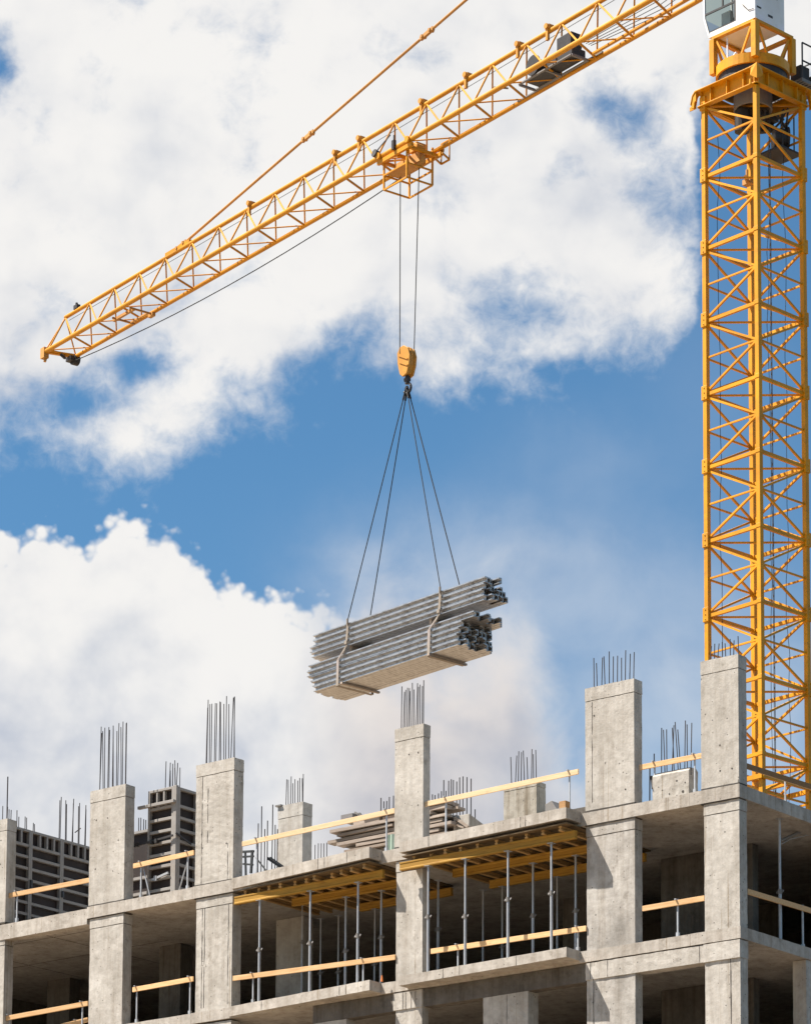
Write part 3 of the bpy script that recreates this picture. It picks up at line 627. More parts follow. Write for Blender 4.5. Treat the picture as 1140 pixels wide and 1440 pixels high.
for x in (S1 + 0.28, S1 - 0.2, S1 - 0.35): k.box(x - 0.035, x + 0.035, T0 - 0.20, T0 - 0.11, 1.39, 1.49)
k.tube((S1 + 0.32, T0 - 0.16, 1.42), (S1 + 0.5, T0 - 0.16, 1.40), 0.03, 8)
part(cf, 'clamp', k, 'dark')
part(cf, 'rod_bracket', MB().bar((S1 - 0.2, T0 - 0.13, 0.52), (S0 + 0.1, T0 - 0.13, 0.62), 0.04, 0.05).box(S1 - 0.36, S1 - 0.28, T0 - 0.16, T0 - 0.11, 0.48, 0.6), 'galv')
ccore = part(bld, 'column', MB().box(S0 + 0.05, S1 - 0.05, T0 + 0.03, T1 - 0.05, 0, 2.4), 'conc_shaded')
rebars(ccore, S0 + 0.05, S1 - 0.1, T0 + 0.03, T1 - 0.05, 2.35, 3.42, 9, 0.015)
# further formwork low behind the first gap, with thin bars above it
q = at(197, 1170, t=2.6)
bf = BF.thing('wall_shutter', (q.x, 2.6, 0), 'low dark formwork panel glimpsed left of the tall column formwork', 'formwork')
fm, pm = MB(), MB(); frame_panel(fm, pm, (q.x + 0.6, 2.6, 0), (-1, 0, 0), 1.2, 0.02, q.z - 0.0 + 0.0, (0, -1, 0), [0.5, 0.9, 1.3])
pn = part(bf, 'frame', fm, 'form_frame'); part(pn, 'plywood', pm, 'form_ply')
wl2 = part(bld, 'wall', MB().box(q.x - 0.5, q.x + 0.5, 2.63, 2.85, 0, q.z - 0.1), 'conc_shaded')
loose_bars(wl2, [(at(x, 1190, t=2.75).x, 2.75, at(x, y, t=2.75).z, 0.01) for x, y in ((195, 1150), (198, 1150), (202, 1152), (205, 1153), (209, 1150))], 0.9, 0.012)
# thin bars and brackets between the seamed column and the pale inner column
wl3 = part(bld, 'starter_kicker', MB().box(13.0, 15.6, 1.9, 2.15, 0.0, 0.62), 'conc_shaded', label='low concrete kicker behind the top rail')
loose_bars(wl3, [(at(x, 1200, t=2.0).x, 2.0, at(x, y, t=2.0).z, random.gauss(0, 0.01)) for x, y in ((363, 1158), (367.5, 1134), (372, 1166), (376, 1154), (382.5, 1132), (387, 1160), (390, 1166))], 0.5, 0.013)
loose_bars(wl3, [(at(x, 1200, t=2.0).x, 2.0, at(x, y, t=2.0).z, random.gauss(0, 0.005)) for x, y in ((443, 1188), (447.5, 1186), (451.5, 1186), (455.5, 1186), (459.5, 1185))], 0.5, 0.010)
def pxbar(m, x0, y0, x1, y1, t, r, sq=False):
    a, b = at(x0, y0, t=t), at(x1, y1, t=t)
    m.bar(a, b, r * 2, r * 2) if sq else m.tube(a, b, r, 6)
br = MB(); pxbar(br, 341, 1198, 357, 1197, 1.2, 0.025, True); pxbar(br, 341, 1205, 357, 1204, 1.2, 0.02, True); pxbar(br, 355, 1196, 353, 1228, 1.2, 0.025, True); pxbar(br, 342, 1215, 356, 1216, 1.2, 0.02, True)
pxbar(br, 345, 1198, 346, 1240, 1.2, 0.02, True)
q = at(350, 1225, t=1.2); BF.solo('scaffold_bracket', br, 'rail_dark', (q.x, 1.2, 0), 'dark welded bracket standing beside the seamed column on the top slab', 'bracket')
for (x0, y0, x1, y1, t, r_, lb) in ((360, 1206, 374, 1224, 1.5, 0.014, 'thin dark strut leaning among bars beside the seamed column'), (377, 1207, 398, 1221, 1.0, 0.03, 'thick dark strut leaning low below the pale inner column'), (380, 1206, 400, 1220, 1.12, 0.02, 'slimmer dark strut leaning just behind the thick one below the pale inner column')):
    br = MB(); pxbar(br, x0, y0, x1, y1, t, r_, True); q = at(x1, y1, t=t); BF.solo('steel_strut', br, 'rail_dark', (q.x, t, 0), lb, 'strut', 'dark struts on the top slab')
# ------------------------------------------------------------------ pile of weathered boards on the top slab
k = 0
def plank(s0, s1, t, z, w, th, rot):
    b = Vector((s0, t, z)); d = Vector((-(s1 - s0) * 0 + (s1 - s0), math.tan(rot) * (s1 - s0), 0))
    m = MB().bar(b + Vector((0, 0, th / 2)), b + d + Vector((0, 0, th / 2)), w, th)
    BF.solo('weathered_board', m, 'plank_grey', b, 'weathered grey board in the ragged pile behind the narrow middle column', 'board', 'weathered boards piled on the top slab')
ZP = 0.0
z = 0.62; SR, SL = at(641, 1150, t=2.3).x, at(465, 1180, t=2.3).x
rows = [(0.1, 1.1), (0.0, 0.85), (0.05, 0.5), (0.3, 0.9), (0.0, 0.25), (0.15, 0.05), (0.05, 0.3), (0.4, 0.2), (0.1, 0.75), (0.2, 1.0)]
for a, b in rows:
    for j in range(2):
        split = random.random() < 0.45
        e = SL - b + random.uniform(-0.15, 0.1); f = SR + a + random.uniform(-0.05, 0.2)
        th = random.choice((0.07, 0.085, 0.1)); y = 2.3 + 0.30 * j + random.uniform(-0.06, 0.06); rz = R(random.uniform(-2.2, 2.2))
        if split and j == 0:
            c = f + (e - f) * random.uniform(0.3, 0.75); plank(f, c - 0.03, y, z, 0.27, th - 0.012, rz); plank(c + 0.03, e, y, z + 0.005, 0.27, th - 0.01, rz * 0.4)
        else: plank(f, e, y, z, 0.27, th - 0.01, rz)
    z += 0.104
for x, nm in ((9.4, 'right'), (10.6, 'middle'), (11.5, 'left')): BF.solo('timber_bearer', MB().box(x - 0.1, x + 0.1, 2.1, 2.9, 0, 0.59), 'timber_brown', (x, 2.5, 0), 'dark %s bearer carrying the ragged board pile' % nm, 'bearer', 'bearers under the board pile', 0.004)
bx = MB(); a, b = at(487, 1150, t=2.4), at(503, 1153, t=2.4); bx.box(b.x, a.x, 2.2, 2.6, a.z - 0.14, a.z + 0.02); pxbar(bx, 499, 1143, 506, 1147, 2.4, 0.03, True); pxbar(bx, 505, 1144, 510, 1152, 2.4, 0.03, True)
BF.solo('steel_offcut', bx, 'grey_metal', (a.x, 2.4, a.z - 0.14), 'dark steel offcut lying on top of the ragged board pile', 'offcut')
nx = MB(); a, b = at(545, 1174, t=1.6), at(557, 1186, t=1.6)
for i in range(6): nx.add([(a.x - 0.06 * i, 1.6 + 0.02 * (i % 2), 0.0), (a.x - 0.06 * (i + 1), 1.6 + 0.02 * ((i + 1) % 2), 0.0), (a.x - 0.06 * (i + 1), 1.6 + 0.03 * ((i + 1) % 2), a.z), (a.x - 0.06 * i, 1.6 + 0.03 * (i % 2), a.z)], [(0, 1, 2, 3)])
no = BF.solo('safety_net', nx, 'net', (a.x, 1.6, 0), 'scrap of pale green netting beside the board pile', 'netting'); sm = no.modifiers.new('thick', 'SOLIDIFY'); sm.thickness = 0.012
# upright bars near the pile on both sides of the narrow middle column
kk = part(bld, 'wall', MB().box(6.2, 12.2, 3.6, 3.8, 0.0, 1.3), 'conc_shaded')
loose_bars(kk, [(at(x, 1140, t=3.7).x, 3.7, at(x, y, t=3.7).z, random.gauss(0, 0.012)) for x, y in ((535.5, 1122), (539.5, 1127), (542.5, 1127), (547, 1121), (553, 1119),
    (608, 1117), (611.5, 1118), (616, 1116), (620, 1113), (623.5, 1097), (627, 1112), (630.5, 1098), (634, 1096), (637, 1097), (642, 1099), (646.5, 1093), (650.5, 1092), (656, 1093), (662, 1095), (668, 1138))], 1.2, 0.013)
# stepped concrete upstand
a, b = at(638, 1148, t=2.4), at(659.5, 1144.5, t=2.4)
up = MB().prism([(2.4, 0), (4.3, 0), (4.3, 0.75), (2.4, a.z)], 'x', b.x, a.x)
part(bld, 'upstand_wall', up, 'conc', 0.01)
pr = MB(); pxbar(pr, 640, 1150, 658, 1163, 2.36, 0.03, True); pxbar(pr, 640, 1150, 640, 1170, 2.36, 0.03, True); pxbar(pr, 641, 1160, 652, 1164, 2.35, 0.02, True)
q = at(640, 1170, t=2.36); BF.solo('leaning_board', pr, 'plank_grey', (q.x, 2.36, 0.0), 'grey boards leaning on the stepped concrete upstand', 'board')
a, b = at(766, 1131, t=1.2), at(781, 1140, t=1.2)
BF.solo('tool_box', MB().prism([(b.x - 0.05, 0), (a.x, 0), (a.x, a.z), (b.x + 0.12, a.z + 0.06), (b.x - 0.05, b.z)], 'y', 1.2, 1.7), 'grey_metal', (a.x, 1.2, 0), 'dark grey metal box with slanted end beside the stained column', 'box', None, 0.01)
a, b = at(788, 1128, t=-0.30), at(797, 1138, t=-0.30)
BF.solo('timber_block', MB().box(b.x, a.x, -0.36, -0.2, 0.03, max(a.z, 0.2)), 'timber_brown', (a.x, -0.3, 0.03), 'small brown timber block at the free corner of the balcony slab', 'block', None, 0.004)
a = at(543, 1371, t=0.0); BF.solo('orange_cap', MB().tube((a.x, -0.15, -3.0), (a.x, -0.15, -2.86), 0.03, 8, 0.012), 'orange', (a.x, -0.15, -3.0), 'tiny orange cap on the balcony slab by the narrow middle column', 'cap')
# pipes hung under the side edge of the top slab
pp = MB(); A6 = lambda x, y: at(x, y, s=0.6)
pp.path([A6(1097, 1182), A6(1118, 1172), A6(1150, 1161)], 0.035, 8)
BF.solo('hanging_conduit', pp, 'grey_metal', A6(1097, 1182), 'grey conduit slung under the top slab right of the lone side prop', 'conduit')
pp = MB().path([A6(1098, 1187), A6(1110, 1180), A6(1128, 1176), A6(1145, 1170)], 0.012, 6).path([A6(1145, 1166), A6(1131, 1169), A6(1132, 1174), A6(1145, 1176)], 0.014, 6)
BF.solo('loose_wire', pp, 'galv', A6(1098, 1187), 'pale looped wire dangling under the top slab right of the lone side prop', 'wire')

# ================================================================== tower crane
MCX, MCY = 9.866, 96.184
RM = math.atan2(0.682, 0.731)
MF = Frame((MCX, MCY, 21.0), RM)        # mast frame: x to the right post, y to the left post, z over the top slab
JA = R(53.5877)
JF = Frame((MCX, MCY, 50.729 + HC), math.atan2(math.sin(JA), -math.cos(JA)))   # jib frame: x outwards along the jib; y towards the near side is positive
JT = math.tan(R(0.397))
crane = MF.thing('tower_crane', (0, 0, GZ), 'yellow lattice tower crane with a white cab and a long jib reaching left', 'crane')
BASE[crane.name] = (MF, Vector((0, 0, GZ)))
PX = 0.99
posts = {'f': (-PX, -PX), 'l': (-PX, PX), 'r': (PX, -PX), 'b': (PX, PX)}
H = 2.19; Z0 = 22.77
def mast_section(z0, z1, plates=True, k=0):
    ps = None
    for i, (key, (x, y)) in enumerate(posts.items()):
        m = MB().box(x - 0.072, x + 0.072, y - 0.072, y + 0.072, z0, z1)
        if i == 0: ps = part(crane, 'mast_section', m, 'yellow', 0.008); continue
        part(ps, 'post', m, 'yellow', 0.008)
    zm = (z0 + z1) / 2
    for (a, b) in (('f', 'l'), ('f', 'r'), ('b', 'l'), ('b', 'r')):
        pa, pb = Vector((*posts[a], 0)), Vector((*posts[b], 0)); m = MB()
        e = (pb - pa).normalized() * 0.06
        A = lambda z: (pa.x + e.x, pa.y + e.y, z); Bq = lambda z: (pb.x - e.x, pb.y - e.y, z)
        m.bar(A(z1), Bq(z1), 0.085, 0.10).bar(A(zm), Bq(zm), 0.05, 0.05)
        m.bar(A(zm + 0.02), Bq(z1 - 0.10), 0.06, 0.06).bar(A(zm - 0.02), Bq(z0 + 0.10), 0.06, 0.06)
        part(ps, 'bracing', m, 'yellow')
    m = MB().bar((-PX, PX, z1 - 0.02), (PX, -PX, z1 - 0.02), 0.05, 0.05); part(ps, 'bracing', m, 'yellow')
    for key in ('l', 'r'):
        x, y = posts[key]; m = MB()
        m.box(x - 0.105, x + 0.105, y - 0.105, y + 0.105, z1 - 0.17, z1 + 0.25)
        for dz in (-0.1, 0.04, 0.18): m.tube((x - 0.125, y, z1 + dz), (x + 0.125, y, z1 + dz), 0.022, 6).tube((x, y - 0.125, z1 + dz), (x, y + 0.125, z1 + dz), 0.022, 6)
        part(ps, 'coupling', m, 'yellow', 0.01)
    for key in ('f', 'b'):
        x, y = posts[key]; m = MB().prism([(z1 - 0.16, 0), (z1 + 0.02, 0), (z1 + 0.02, 0), (z1 + 0.0, 0)], 'y', 0, 0.001) if False else MB().box(x - 0.085, x + 0.085, y - 0.085, y + 0.085, z1 - 0.06, z1 + 0.06)
        part(ps, 'joint_plate', m, 'yellow', 0.006)
    return ps
for k in range(-8, 2): mast_section(Z0 + H * (k - 0), Z0 + H * (k + 1) - 0.002, True, k)
ZTOP = Z0 + 2 * H     # 27.15
zb = Z0 - 8 * H
m = MB()
for x, y in posts.values(): m.box(x - 0.072, x + 0.072, y - 0.072, y + 0.072, GZ, zb - 0.002)
z = zb
while z > GZ + H:
    for a, b in (('f', 'l'), ('f', 'r'), ('b', 'l'), ('b', 'r')):
        pa, pb = posts[a], posts[b]; m.bar((*pa, z - H), (*pb, z - H), 0.08, 0.1).bar((*pa, z - H / 2), (*pb, z - H), 0.06).bar((*pa, z - H / 2), (*pb, z), 0.06)
    z -= H
part(crane, 'mast_base', m, 'yellow')
for z in (6.75,):
    m = MB(); e = PX + 0.13
    for a, b in (((-e, -e), (e, -e)), ((e, -e), (e, e)), ((e, e), (-e, e)), ((-e, e), (-e, -e)), ((-e, 0), (e, 0)), ((0, -e), (0, e))): m.bar((*a, z), (*b, z), 0.09, 0.13)
    part(crane, 'anchor_frame', m, 'yellow')
# ladder and cables inside the mast
m = MB()
LX, LY = 0.42, -0.25
for o in (-0.2, 0.2): m.bar((LX + o * 0.7, LY + o * 0.7, zb), (LX + o * 0.7, LY + o * 0.7, ZTOP - 0.5), 0.014, 0.014)
z = zb
while z < ZTOP - 0.6: m.tube((LX - 0.14, LY - 0.14, z), (LX + 0.14, LY + 0.14, z), 0.009, 5); z += 0.3
part(crane, 'ladder', m, 'rail_dark')
def cable(pts, r=0.009, name='cable'): return part(crane, name, MB().path(pts, r, 5), 'rope')
rr = random.Random(3)
for cx, cy in ((-0.75, 0.7), (0.6, 0.0), (0.75, -0.5)):
    pts = []; z = zb
    while z < ZTOP: pts.append((cx + rr.uniform(-0.05, 0.05), cy + rr.uniform(-0.05, 0.05), z)); z += 1.1
    cable(pts)
# collar: a square of deep beams round the mast top
CR = 1.12; z0, z1 = 27.10, 27.56
col = None
for i, (a, b, ax) in enumerate((((-CR, -CR), (-CR, CR), 'l'), ((-CR, -CR), (CR, -CR), 'r'), ((CR, CR), (-CR, CR), 'b'), ((CR, CR), (CR, -CR), 'b'))):
    m = MB(); pa, pb = Vector((*a, 0)), Vector((*b, 0)); d = (pb - pa).normalized(); nrm = Vector((a[0] + b[0], a[1] + b[1], 0)).normalized()
    m.bar(pa + Vector((0, 0, (z0 + z1) / 2)) - nrm * 0.10, pb + Vector((0, 0, (z0 + z1) / 2)) - nrm * 0.10, 0.03, z1 - z0)
    m.bar(pa + Vector((0, 0, z1)), pb + Vector((0, 0, z1)), 0.24, 0.03).bar(pa - nrm * 0.04 + Vector((0, 0, z0)), pb - nrm * 0.04 + Vector((0, 0, z0)), 0.16, 0.03)
    for f in (0.22, 0.5, 0.78):
        c = pa.lerp(pb, f) - nrm * 0.03; m.bar(c + Vector((0, 0, z0 + 0.017)), c + Vector((0, 0, z1 - 0.017)), 0.03, 0.12, up=tuple(nrm))
    if i == 0: col = part(crane, 'collar', m, 'yellow', 0.005)
    else: part(col, 'collar_beam', m, 'yellow', 0.005)
for key, (x, y) in posts.items():
    sx, sy = (1 if x > 0 else -1), (1 if y > 0 else -1); m = MB()
    m.box(min(sx * 0.9, sx * 1.20), max(sx * 0.9, sx * 1.20), min(sy * 0.9, sy * 1.20), max(sy * 0.9, sy * 1.20), z1 - 0.02, z1 + 0.045)
    if key in ('l', 'r'):
        # drooping flange ends
        if key == 'l': m.prism([(CR, z1), (CR + 0.12, z1 - 0.10), (CR + 0.185, z1 - 0.34), (CR + 0.185, z0 - 0.02), (CR + 0.08, z0 - 0.02), (CR + 0.06, z0 + 0.14), (CR, z0 + 0.18)], 'x', -CR - 0.10, -CR - 0.06).bar((-CR, CR + 0.02, z1), (-CR, CR + 0.13, z1 - 0.10), 0.24, 0.03).bar((-CR, CR + 0.13, z1 - 0.10), (-CR, CR + 0.20, z1 - 0.36), 0.24, 0.03).bar((-CR, CR + 0.20, z1 - 0.36), (-CR, CR + 0.20, z0 - 0.02), 0.24, 0.03)
        else: m.prism([(CR, z1), (CR + 0.12, z1 - 0.10), (CR + 0.185, z1 - 0.34), (CR + 0.185, z0 - 0.02), (CR + 0.08, z0 - 0.02), (CR + 0.06, z0 + 0.14), (CR, z0 + 0.18)], 'y', -CR - 0.10, -CR - 0.06).bar((CR + 0.02, -CR, z1), (CR + 0.13, -CR, z1 - 0.10), 0.24, 0.03).bar((CR + 0.13, -CR, z1 - 0.10), (CR + 0.20, -CR, z1 - 0.36), 0.24, 0.03).bar((CR + 0.20, -CR, z1 - 0.36), (CR + 0.20, -CR, z0 - 0.02), 0.24, 0.03)
    if key == 'f':
        m.add([(-CR - 0.13, -CR - 0.13, z1 + 0.05), (-CR + 0.12, -CR - 0.14, z0 + 0.2), (-CR - 0.14, -CR + 0.12, z0 + 0.2), (-CR - 0.10, -CR - 0.10, z0 + 0.05), (-CR + 0.12, -CR - 0.1, z1 + 0.03), (-CR - 0.1, -CR + 0.12, z1 + 0.03)], [(0, 1, 3), (0, 3, 2), (0, 4, 1), (0, 2, 5)])
        m.tube((-CR - 0.02, -CR + 0.20, z0 - 0.02), (-CR - 0.02, -CR + 0.20, z0 + 0.14), 0.05, 10)
    part(col, 'corner_gusset', m, 'yellow', 0.004)
# slewing ring and its drum under the collar
m = MB().ring((0, 0), 0.72, 1.00, z1 + 0.05, z1 + 0.45); ring = part(crane, 'slewing_ring', m, 'dark')
part(ring, 'drum', MB().ring((0, 0), 0.50, 0.56, z0 - 0.12, z1 + 0.04), 'grey_metal')
part(ring, 'ring_skirt', MB().ring((0, 0), 1.005, 1.075, z1 + 0.40, z1 + 0.70), 'yellow', smooth=False)
part(ring, 'cover_plate', MB().ring((0, 0), 0.3, 0.99, z1 + 0.46, z1 + 0.50), 'yellow')
zr = z1 + 0.52; zc = 29.16
tur = None
TX = 0.80
for i, (x, y) in enumerate(((-TX, -TX), (-TX, TX), (TX, -TX), (TX, TX))):
    m = MB().box(x - 0.09, x + 0.09, y - 0.09, y + 0.09, zr, zc)
    if i == 0: tur = part(crane, 'turret', m, 'yellow', 0.008)
    else: part(tur, 'leg', m, 'yellow', 0.008)
for a, b in (((-TX, -TX), (-TX, TX)), ((-TX, -TX), (TX, -TX)), ((TX, TX), (-TX, TX)), ((TX, TX), (TX, -TX))):
    a, b = Vector((*a, 0)), Vector((*b, 0)); mid = a.lerp(b, 0.5); m = MB()
    m.bar(a + Vector((0, 0, zc + 0.03)), b + Vector((0, 0, zc + 0.03)), 0.14, 0.08)
    m.bar(a.lerp(b, 0.08) + Vector((0, 0, zc - 0.06)), a.lerp(b, 0.40) + Vector((0, 0, zr + 0.02)), 0.06, 0.06).bar(a.lerp(b, 0.92) + Vector((0, 0, zc - 0.06)), a.lerp(b, 0.60) + Vector((0, 0, zr + 0.02)), 0.06, 0.06)
    part(tur, 'brace', m, 'yellow')
m = MB().path([(-0.7, 0.35, zc - 0.05), (-0.75, 0.3, zr + 0.3), (-0.78, 0.15, zr + 0.25), (-0.72, 0.0, zr + 0.45), (-0.6, -0.05, zr + 0.1)], 0.025, 6).path([(-0.72, 0.4, zr + 0.5), (-0.8, 0.25, zr + 0.05)], 0.03, 6)
part(tur, 'hose', m, 'white')
m = MB().box(-0.3, 0.4, -0.3, 0.4, zr, zr + 0.5).tube((0.1, -0.4, zr + 0.1), (0.1, 0.5, zr + 0.1), 0.2, 12); part(tur, 'slewing_motor', m, 'dark', 0.02)
# cab
zc0, zc1 = 29.24, 31.3
X0, X1, Y0 = -0.86, 0.42, -0.86
prof = [(Y0, zc0), (0.95, zc0), (1.13, zc0 + 0.66), (1.16, zc1), (Y0, zc1)]
m = MB()
m.box(X0, X1, Y0, 0.93, zc0, zc0 + 0.07)                                     # floor
m.box(X0 + 0.05, X1, Y0, Y0 + 0.05, zc0 + 0.07, zc1)                         # rear wall (faces right in the photo)
m.box(X0, X0 + 0.05, Y0, -0.12, zc0 + 0.07, zc1)                             # blind part of the side wall
m.box(X0, X1, Y0, 1.1, zc1, zc1 + 0.05)                                      # roof
m.box(X1 - 0.05, X1, Y0 + 0.05, 0.9, zc0 + 0.07, zc0 + 0.25).box(X1 - 0.05, X1, Y0 + 0.05, -0.3, zc0 + 0.25, zc1)
m.prism([(0.885, zc0 + 0.07), (0.955, zc0 + 0.07), (1.135, zc0 + 0.66), (1.07, zc0 + 0.66)], 'x', X0, X0 + 0.06).prism([(1.07, zc0 + 0.66), (1.135, zc0 + 0.66), (1.165, zc1), (1.10, zc1)], 'x', X0, X0 + 0.06)
m.prism([(0.885, zc0 + 0.07), (0.955, zc0 + 0.07), (1.135, zc0 + 0.66), (1.07, zc0 + 0.66)], 'x', X1 - 0.06, X1).prism([(1.07, zc0 + 0.66), (1.135, zc0 + 0.66), (1.165, zc1), (1.10, zc1)], 'x', X1 - 0.06, X1)
m.box(X0, X0 + 0.05, -0.12, 0.89, zc0 + 0.07, zc0 + 0.17)
cab = part(crane, 'cab', m, 'white', 0.008)
m = MB().box(X0 - 0.004, X0 + 0.03, -0.10, 1.07, zc0 + 0.74, zc0 + 0.80).box(X0 - 0.004, X0 + 0.03, -0.12, -0.06, zc0 + 0.17, zc1).box(X0 - 0.004, X0 + 0.03, 0.36, 0.41, zc0 + 0.80, zc1).box(X0 - 0.004, X0 + 0.03, -0.06, 0.9, zc0 + 0.165, zc0 + 0.195)
fr_ = part(cab, 'window_frame', m, 'dark')
part(cab, 'window', MB().add([(X0 + 0.012, y, z) for y, z in ((-0.06, zc0 + 0.195), (0.91, zc0 + 0.195), (1.07, zc0 + 0.74), (-0.06, zc0 + 0.74))], [(0, 1, 2, 3)]), 'glass')
part(cab, 'window', MB().add([(X0 + 0.012, y, z) for y, z in ((-0.06, zc0 + 0.80), (1.08, zc0 + 0.80), (1.10, zc1), (-0.06, zc1))], [(0, 1, 2, 3)]), 'glass')
part(cab, 'windscreen', MB().add([(X0 + 0.07, 0.93, zc0 + 0.08), (X1 - 0.07, 0.93, zc0 + 0.08), (X1 - 0.07, 1.115, zc0 + 0.66), (X0 + 0.07, 1.115, zc0 + 0.66), (X1 - 0.07, 1.145, zc1), (X0 + 0.07, 1.145, zc1)], [(0, 1, 2, 3), (3, 2, 4, 5)]), 'glass')
part(cab, 'seat', MB().box(-0.45, 0.05, -0.1, 0.4, zc0 + 0.45, zc0 + 0.58).box(-0.45, 0.05, -0.2, -0.1, zc0 + 0.5, zc0 + 1.3).box(-0.3, -0.1, 0.0, 0.2, zc0 + 0.07, zc0 + 0.45), 'grey_metal', 0.03)
part(cab, 'console', MB().box(-0.68, -0.52, 0.25, 0.6, zc0 + 0.07, zc0 + 0.7).box(0.1, 0.26, 0.25, 0.6, zc0 + 0.07, zc0 + 0.75), 'white', 0.02)
for a, b, c, d in ((-0.78, -0.60, 0.34, 0.39), (-0.30, -0.10, 0.22, 0.29), (-0.02, 0.12, 0.86, 0.91)): part(cab, 'louvre', MB().box(a, b, Y0 - 0.006, Y0 + 0.01, zc0 + c, zc0 + d), 'dark')
part(cab, 'wiper', MB().bar((X0 - 0.02, -0.40, zc0 + 0.55), (X0 - 0.02, -0.62, zc0 + 0.30), 0.015, 0.02).bar((X0 - 0.02, -0.62, zc0 + 0.30), (X0 - 0.02, -0.82, zc0 + 0.28), 0.015, 0.02), 'dark')
# service platform with handrails on the right of the ring
m = MB(); zp = 28.05
for i in range(10): m.bar((1.15 + 0.12 * i, -0.9, zp), (1.15 + 0.12 * i, 0.9, zp), 0.06, 0.03)
m.bar((1.1, -0.9, zp - 0.05), (2.4, -0.9, zp - 0.05), 0.06, 0.1).bar((1.1, 0.9, zp - 0.05), (2.4, 0.9, zp - 0.05), 0.06, 0.1).bar((1.1, 0.0, zp - 0.05), (2.4, 0.0, zp - 0.05), 0.06, 0.1)
plat = part(crane, 'service_platform', m, 'grey_metal')
m = MB()
for x in (1.15, 1.75, 2.35):
    for y in (-0.9, 0.9): m.bar((x, y, zp), (x, y, zp + 1.1), 0.035, 0.035)
for y in (-0.9, 0.9):
    for dz in (0.55, 1.1): m.bar((1.15, y, zp + dz), (2.35, y, zp + dz), 0.035, 0.035)
for dz in (0.55, 1.1): m.bar((2.35, -0.9, zp + dz), (2.35, 0.9, zp + dz), 0.035, 0.035)
part(plat, 'handrail', m, 'rail_dark')
part(plat, 'control_box', MB().box(1.25, 1.65, -0.75, -0.35, zp + 0.02, zp + 0.52).box(1.75, 2.15, -0.7, 0.1, zp + 0.02, zp + 0.34), 'dark', 0.02)
part(plat, 'bracket', MB().bar((0.9, -0.5, zp - 0.5), (2.1, -0.5, zp - 0.1), 0.06).bar((0.9, 0.5, zp - 0.5), (2.1, 0.5, zp - 0.1), 0.06), 'grey_metal')
# cable drum and hoses hanging in the mast head
dr = MB(); c = Vector((0.80, -0.35, 26.25))
dr.tube(c + Vector((-0.14, 0.1, 0)), c + Vector((0.14, -0.1, 0)), 0.30, 18).tube(c + Vector((-0.18, 0.13, 0)), c + Vector((-0.13, 0.09, 0)), 0.36, 18).tube(c + Vector((0.13, -0.09, 0)), c + Vector((0.18, -0.13, 0)), 0.36, 18)
dr.box(0.3, 1.2, -0.8, 0.2, 25.72, 25.78); drum = part(crane, 'cable_drum', dr, 'dark')
part(drum, 'hanger', MB().bar((0.6, -0.6, 25.78), (0.6, -0.6, 27.0), 0.03).bar((1.0, -0.2, 25.78), (1.0, -0.2, 27.0), 0.03).bar((1.1, -0.6, 25.78), (1.1, -0.6, 27.0), 0.03), 'rail_dark')
m = MB()
for i in range(7):
    x, y = rr.uniform(-0.1, 0.9), rr.uniform(-0.8, 0.6); m.path([(x, y, 27.0), (x + rr.uniform(-0.2, 0.2), y + 0.1, 26.6), (x + rr.uniform(-0.35, 0.35), y + 0.2, 26.5), (x + rr.uniform(-0.5, 0.5), y + 0.3, 26.9)], 0.03, 6)
part(crane, 'hose', m, 'dark')
part(crane, 'slewing_gear', MB().tube((-0.2, 0.25, 26.35), (-0.2, 0.25, 27.0), 0.22, 14).tube((0.55, 0.45, 26.75), (0.95, 0.05, 26.8), 0.16, 12).box(0.2, 0.9, -0.2, 0.4, 26.86, 27.0), 'dark')
# machinery low in the mast
part(crane, 'mast_gear', MB().box(0.3, 0.5, 0.4, 0.7, 25.02, 25.18).tube((0.3, 0.5, 25.1), (0.05, 0.35, 25.1), 0.06, 8).tube((0.4, 0.6, 25.1), (0.4, 0.6, 25.5), 0.04, 8), 'bar_rust')
# tower head above the cab, where the jib's tie bar ends
_d = ray(655, 0); _jd = Vector((-math.cos(R(53.5877)), math.sin(R(53.5877)))); _jn = Vector((_jd.y, -_jd.x))
_k = (MCX * _jn.x + MCY * _jn.y) / (_d.x * _jn.x + _d.y * _jn.y); _q = EYE + _d * _k
_u = (_q.x - MCX) * _jd.x + (_q.y - MCY) * _jd.y; _zl = _q.z - (50.729 + HC)     # on the jib's own upright plane
AP = (1.43 + 31.0 * (_zl - 1.43) / (31.0 - _u) * 1.0 if False else 1.43 + (_zl - 1.43 - math.tan(R(0.397)) * _u) * 31.0 / (31.0 - _u)) + 50.729 + HC - 21.0 - 31.36 + 0.1
print('APEX', AP, _u, _zl)
m = MB()
for x, y in ((-0.8, -0.8), (-0.8, 0.8), (0.8, -0.8), (0.8, 0.8)): m.bar((x, y, 31.36), (x * 0.12, y * 0.12, 31.36 + AP), 0.12)
for f in (0.25, 0.5, 0.75):
    w = 0.8 * (1 - f) + 0.1 * f; z = 31.36 + AP * f
    for a, b in (((-w, -w), (w, -w)), ((w, -w), (w, w)), ((w, w), (-w, w)), ((-w, w), (-w, -w))): m.bar((*a, z), (*b, z), 0.07)
part(crane, 'tower_head', m, 'yellow')

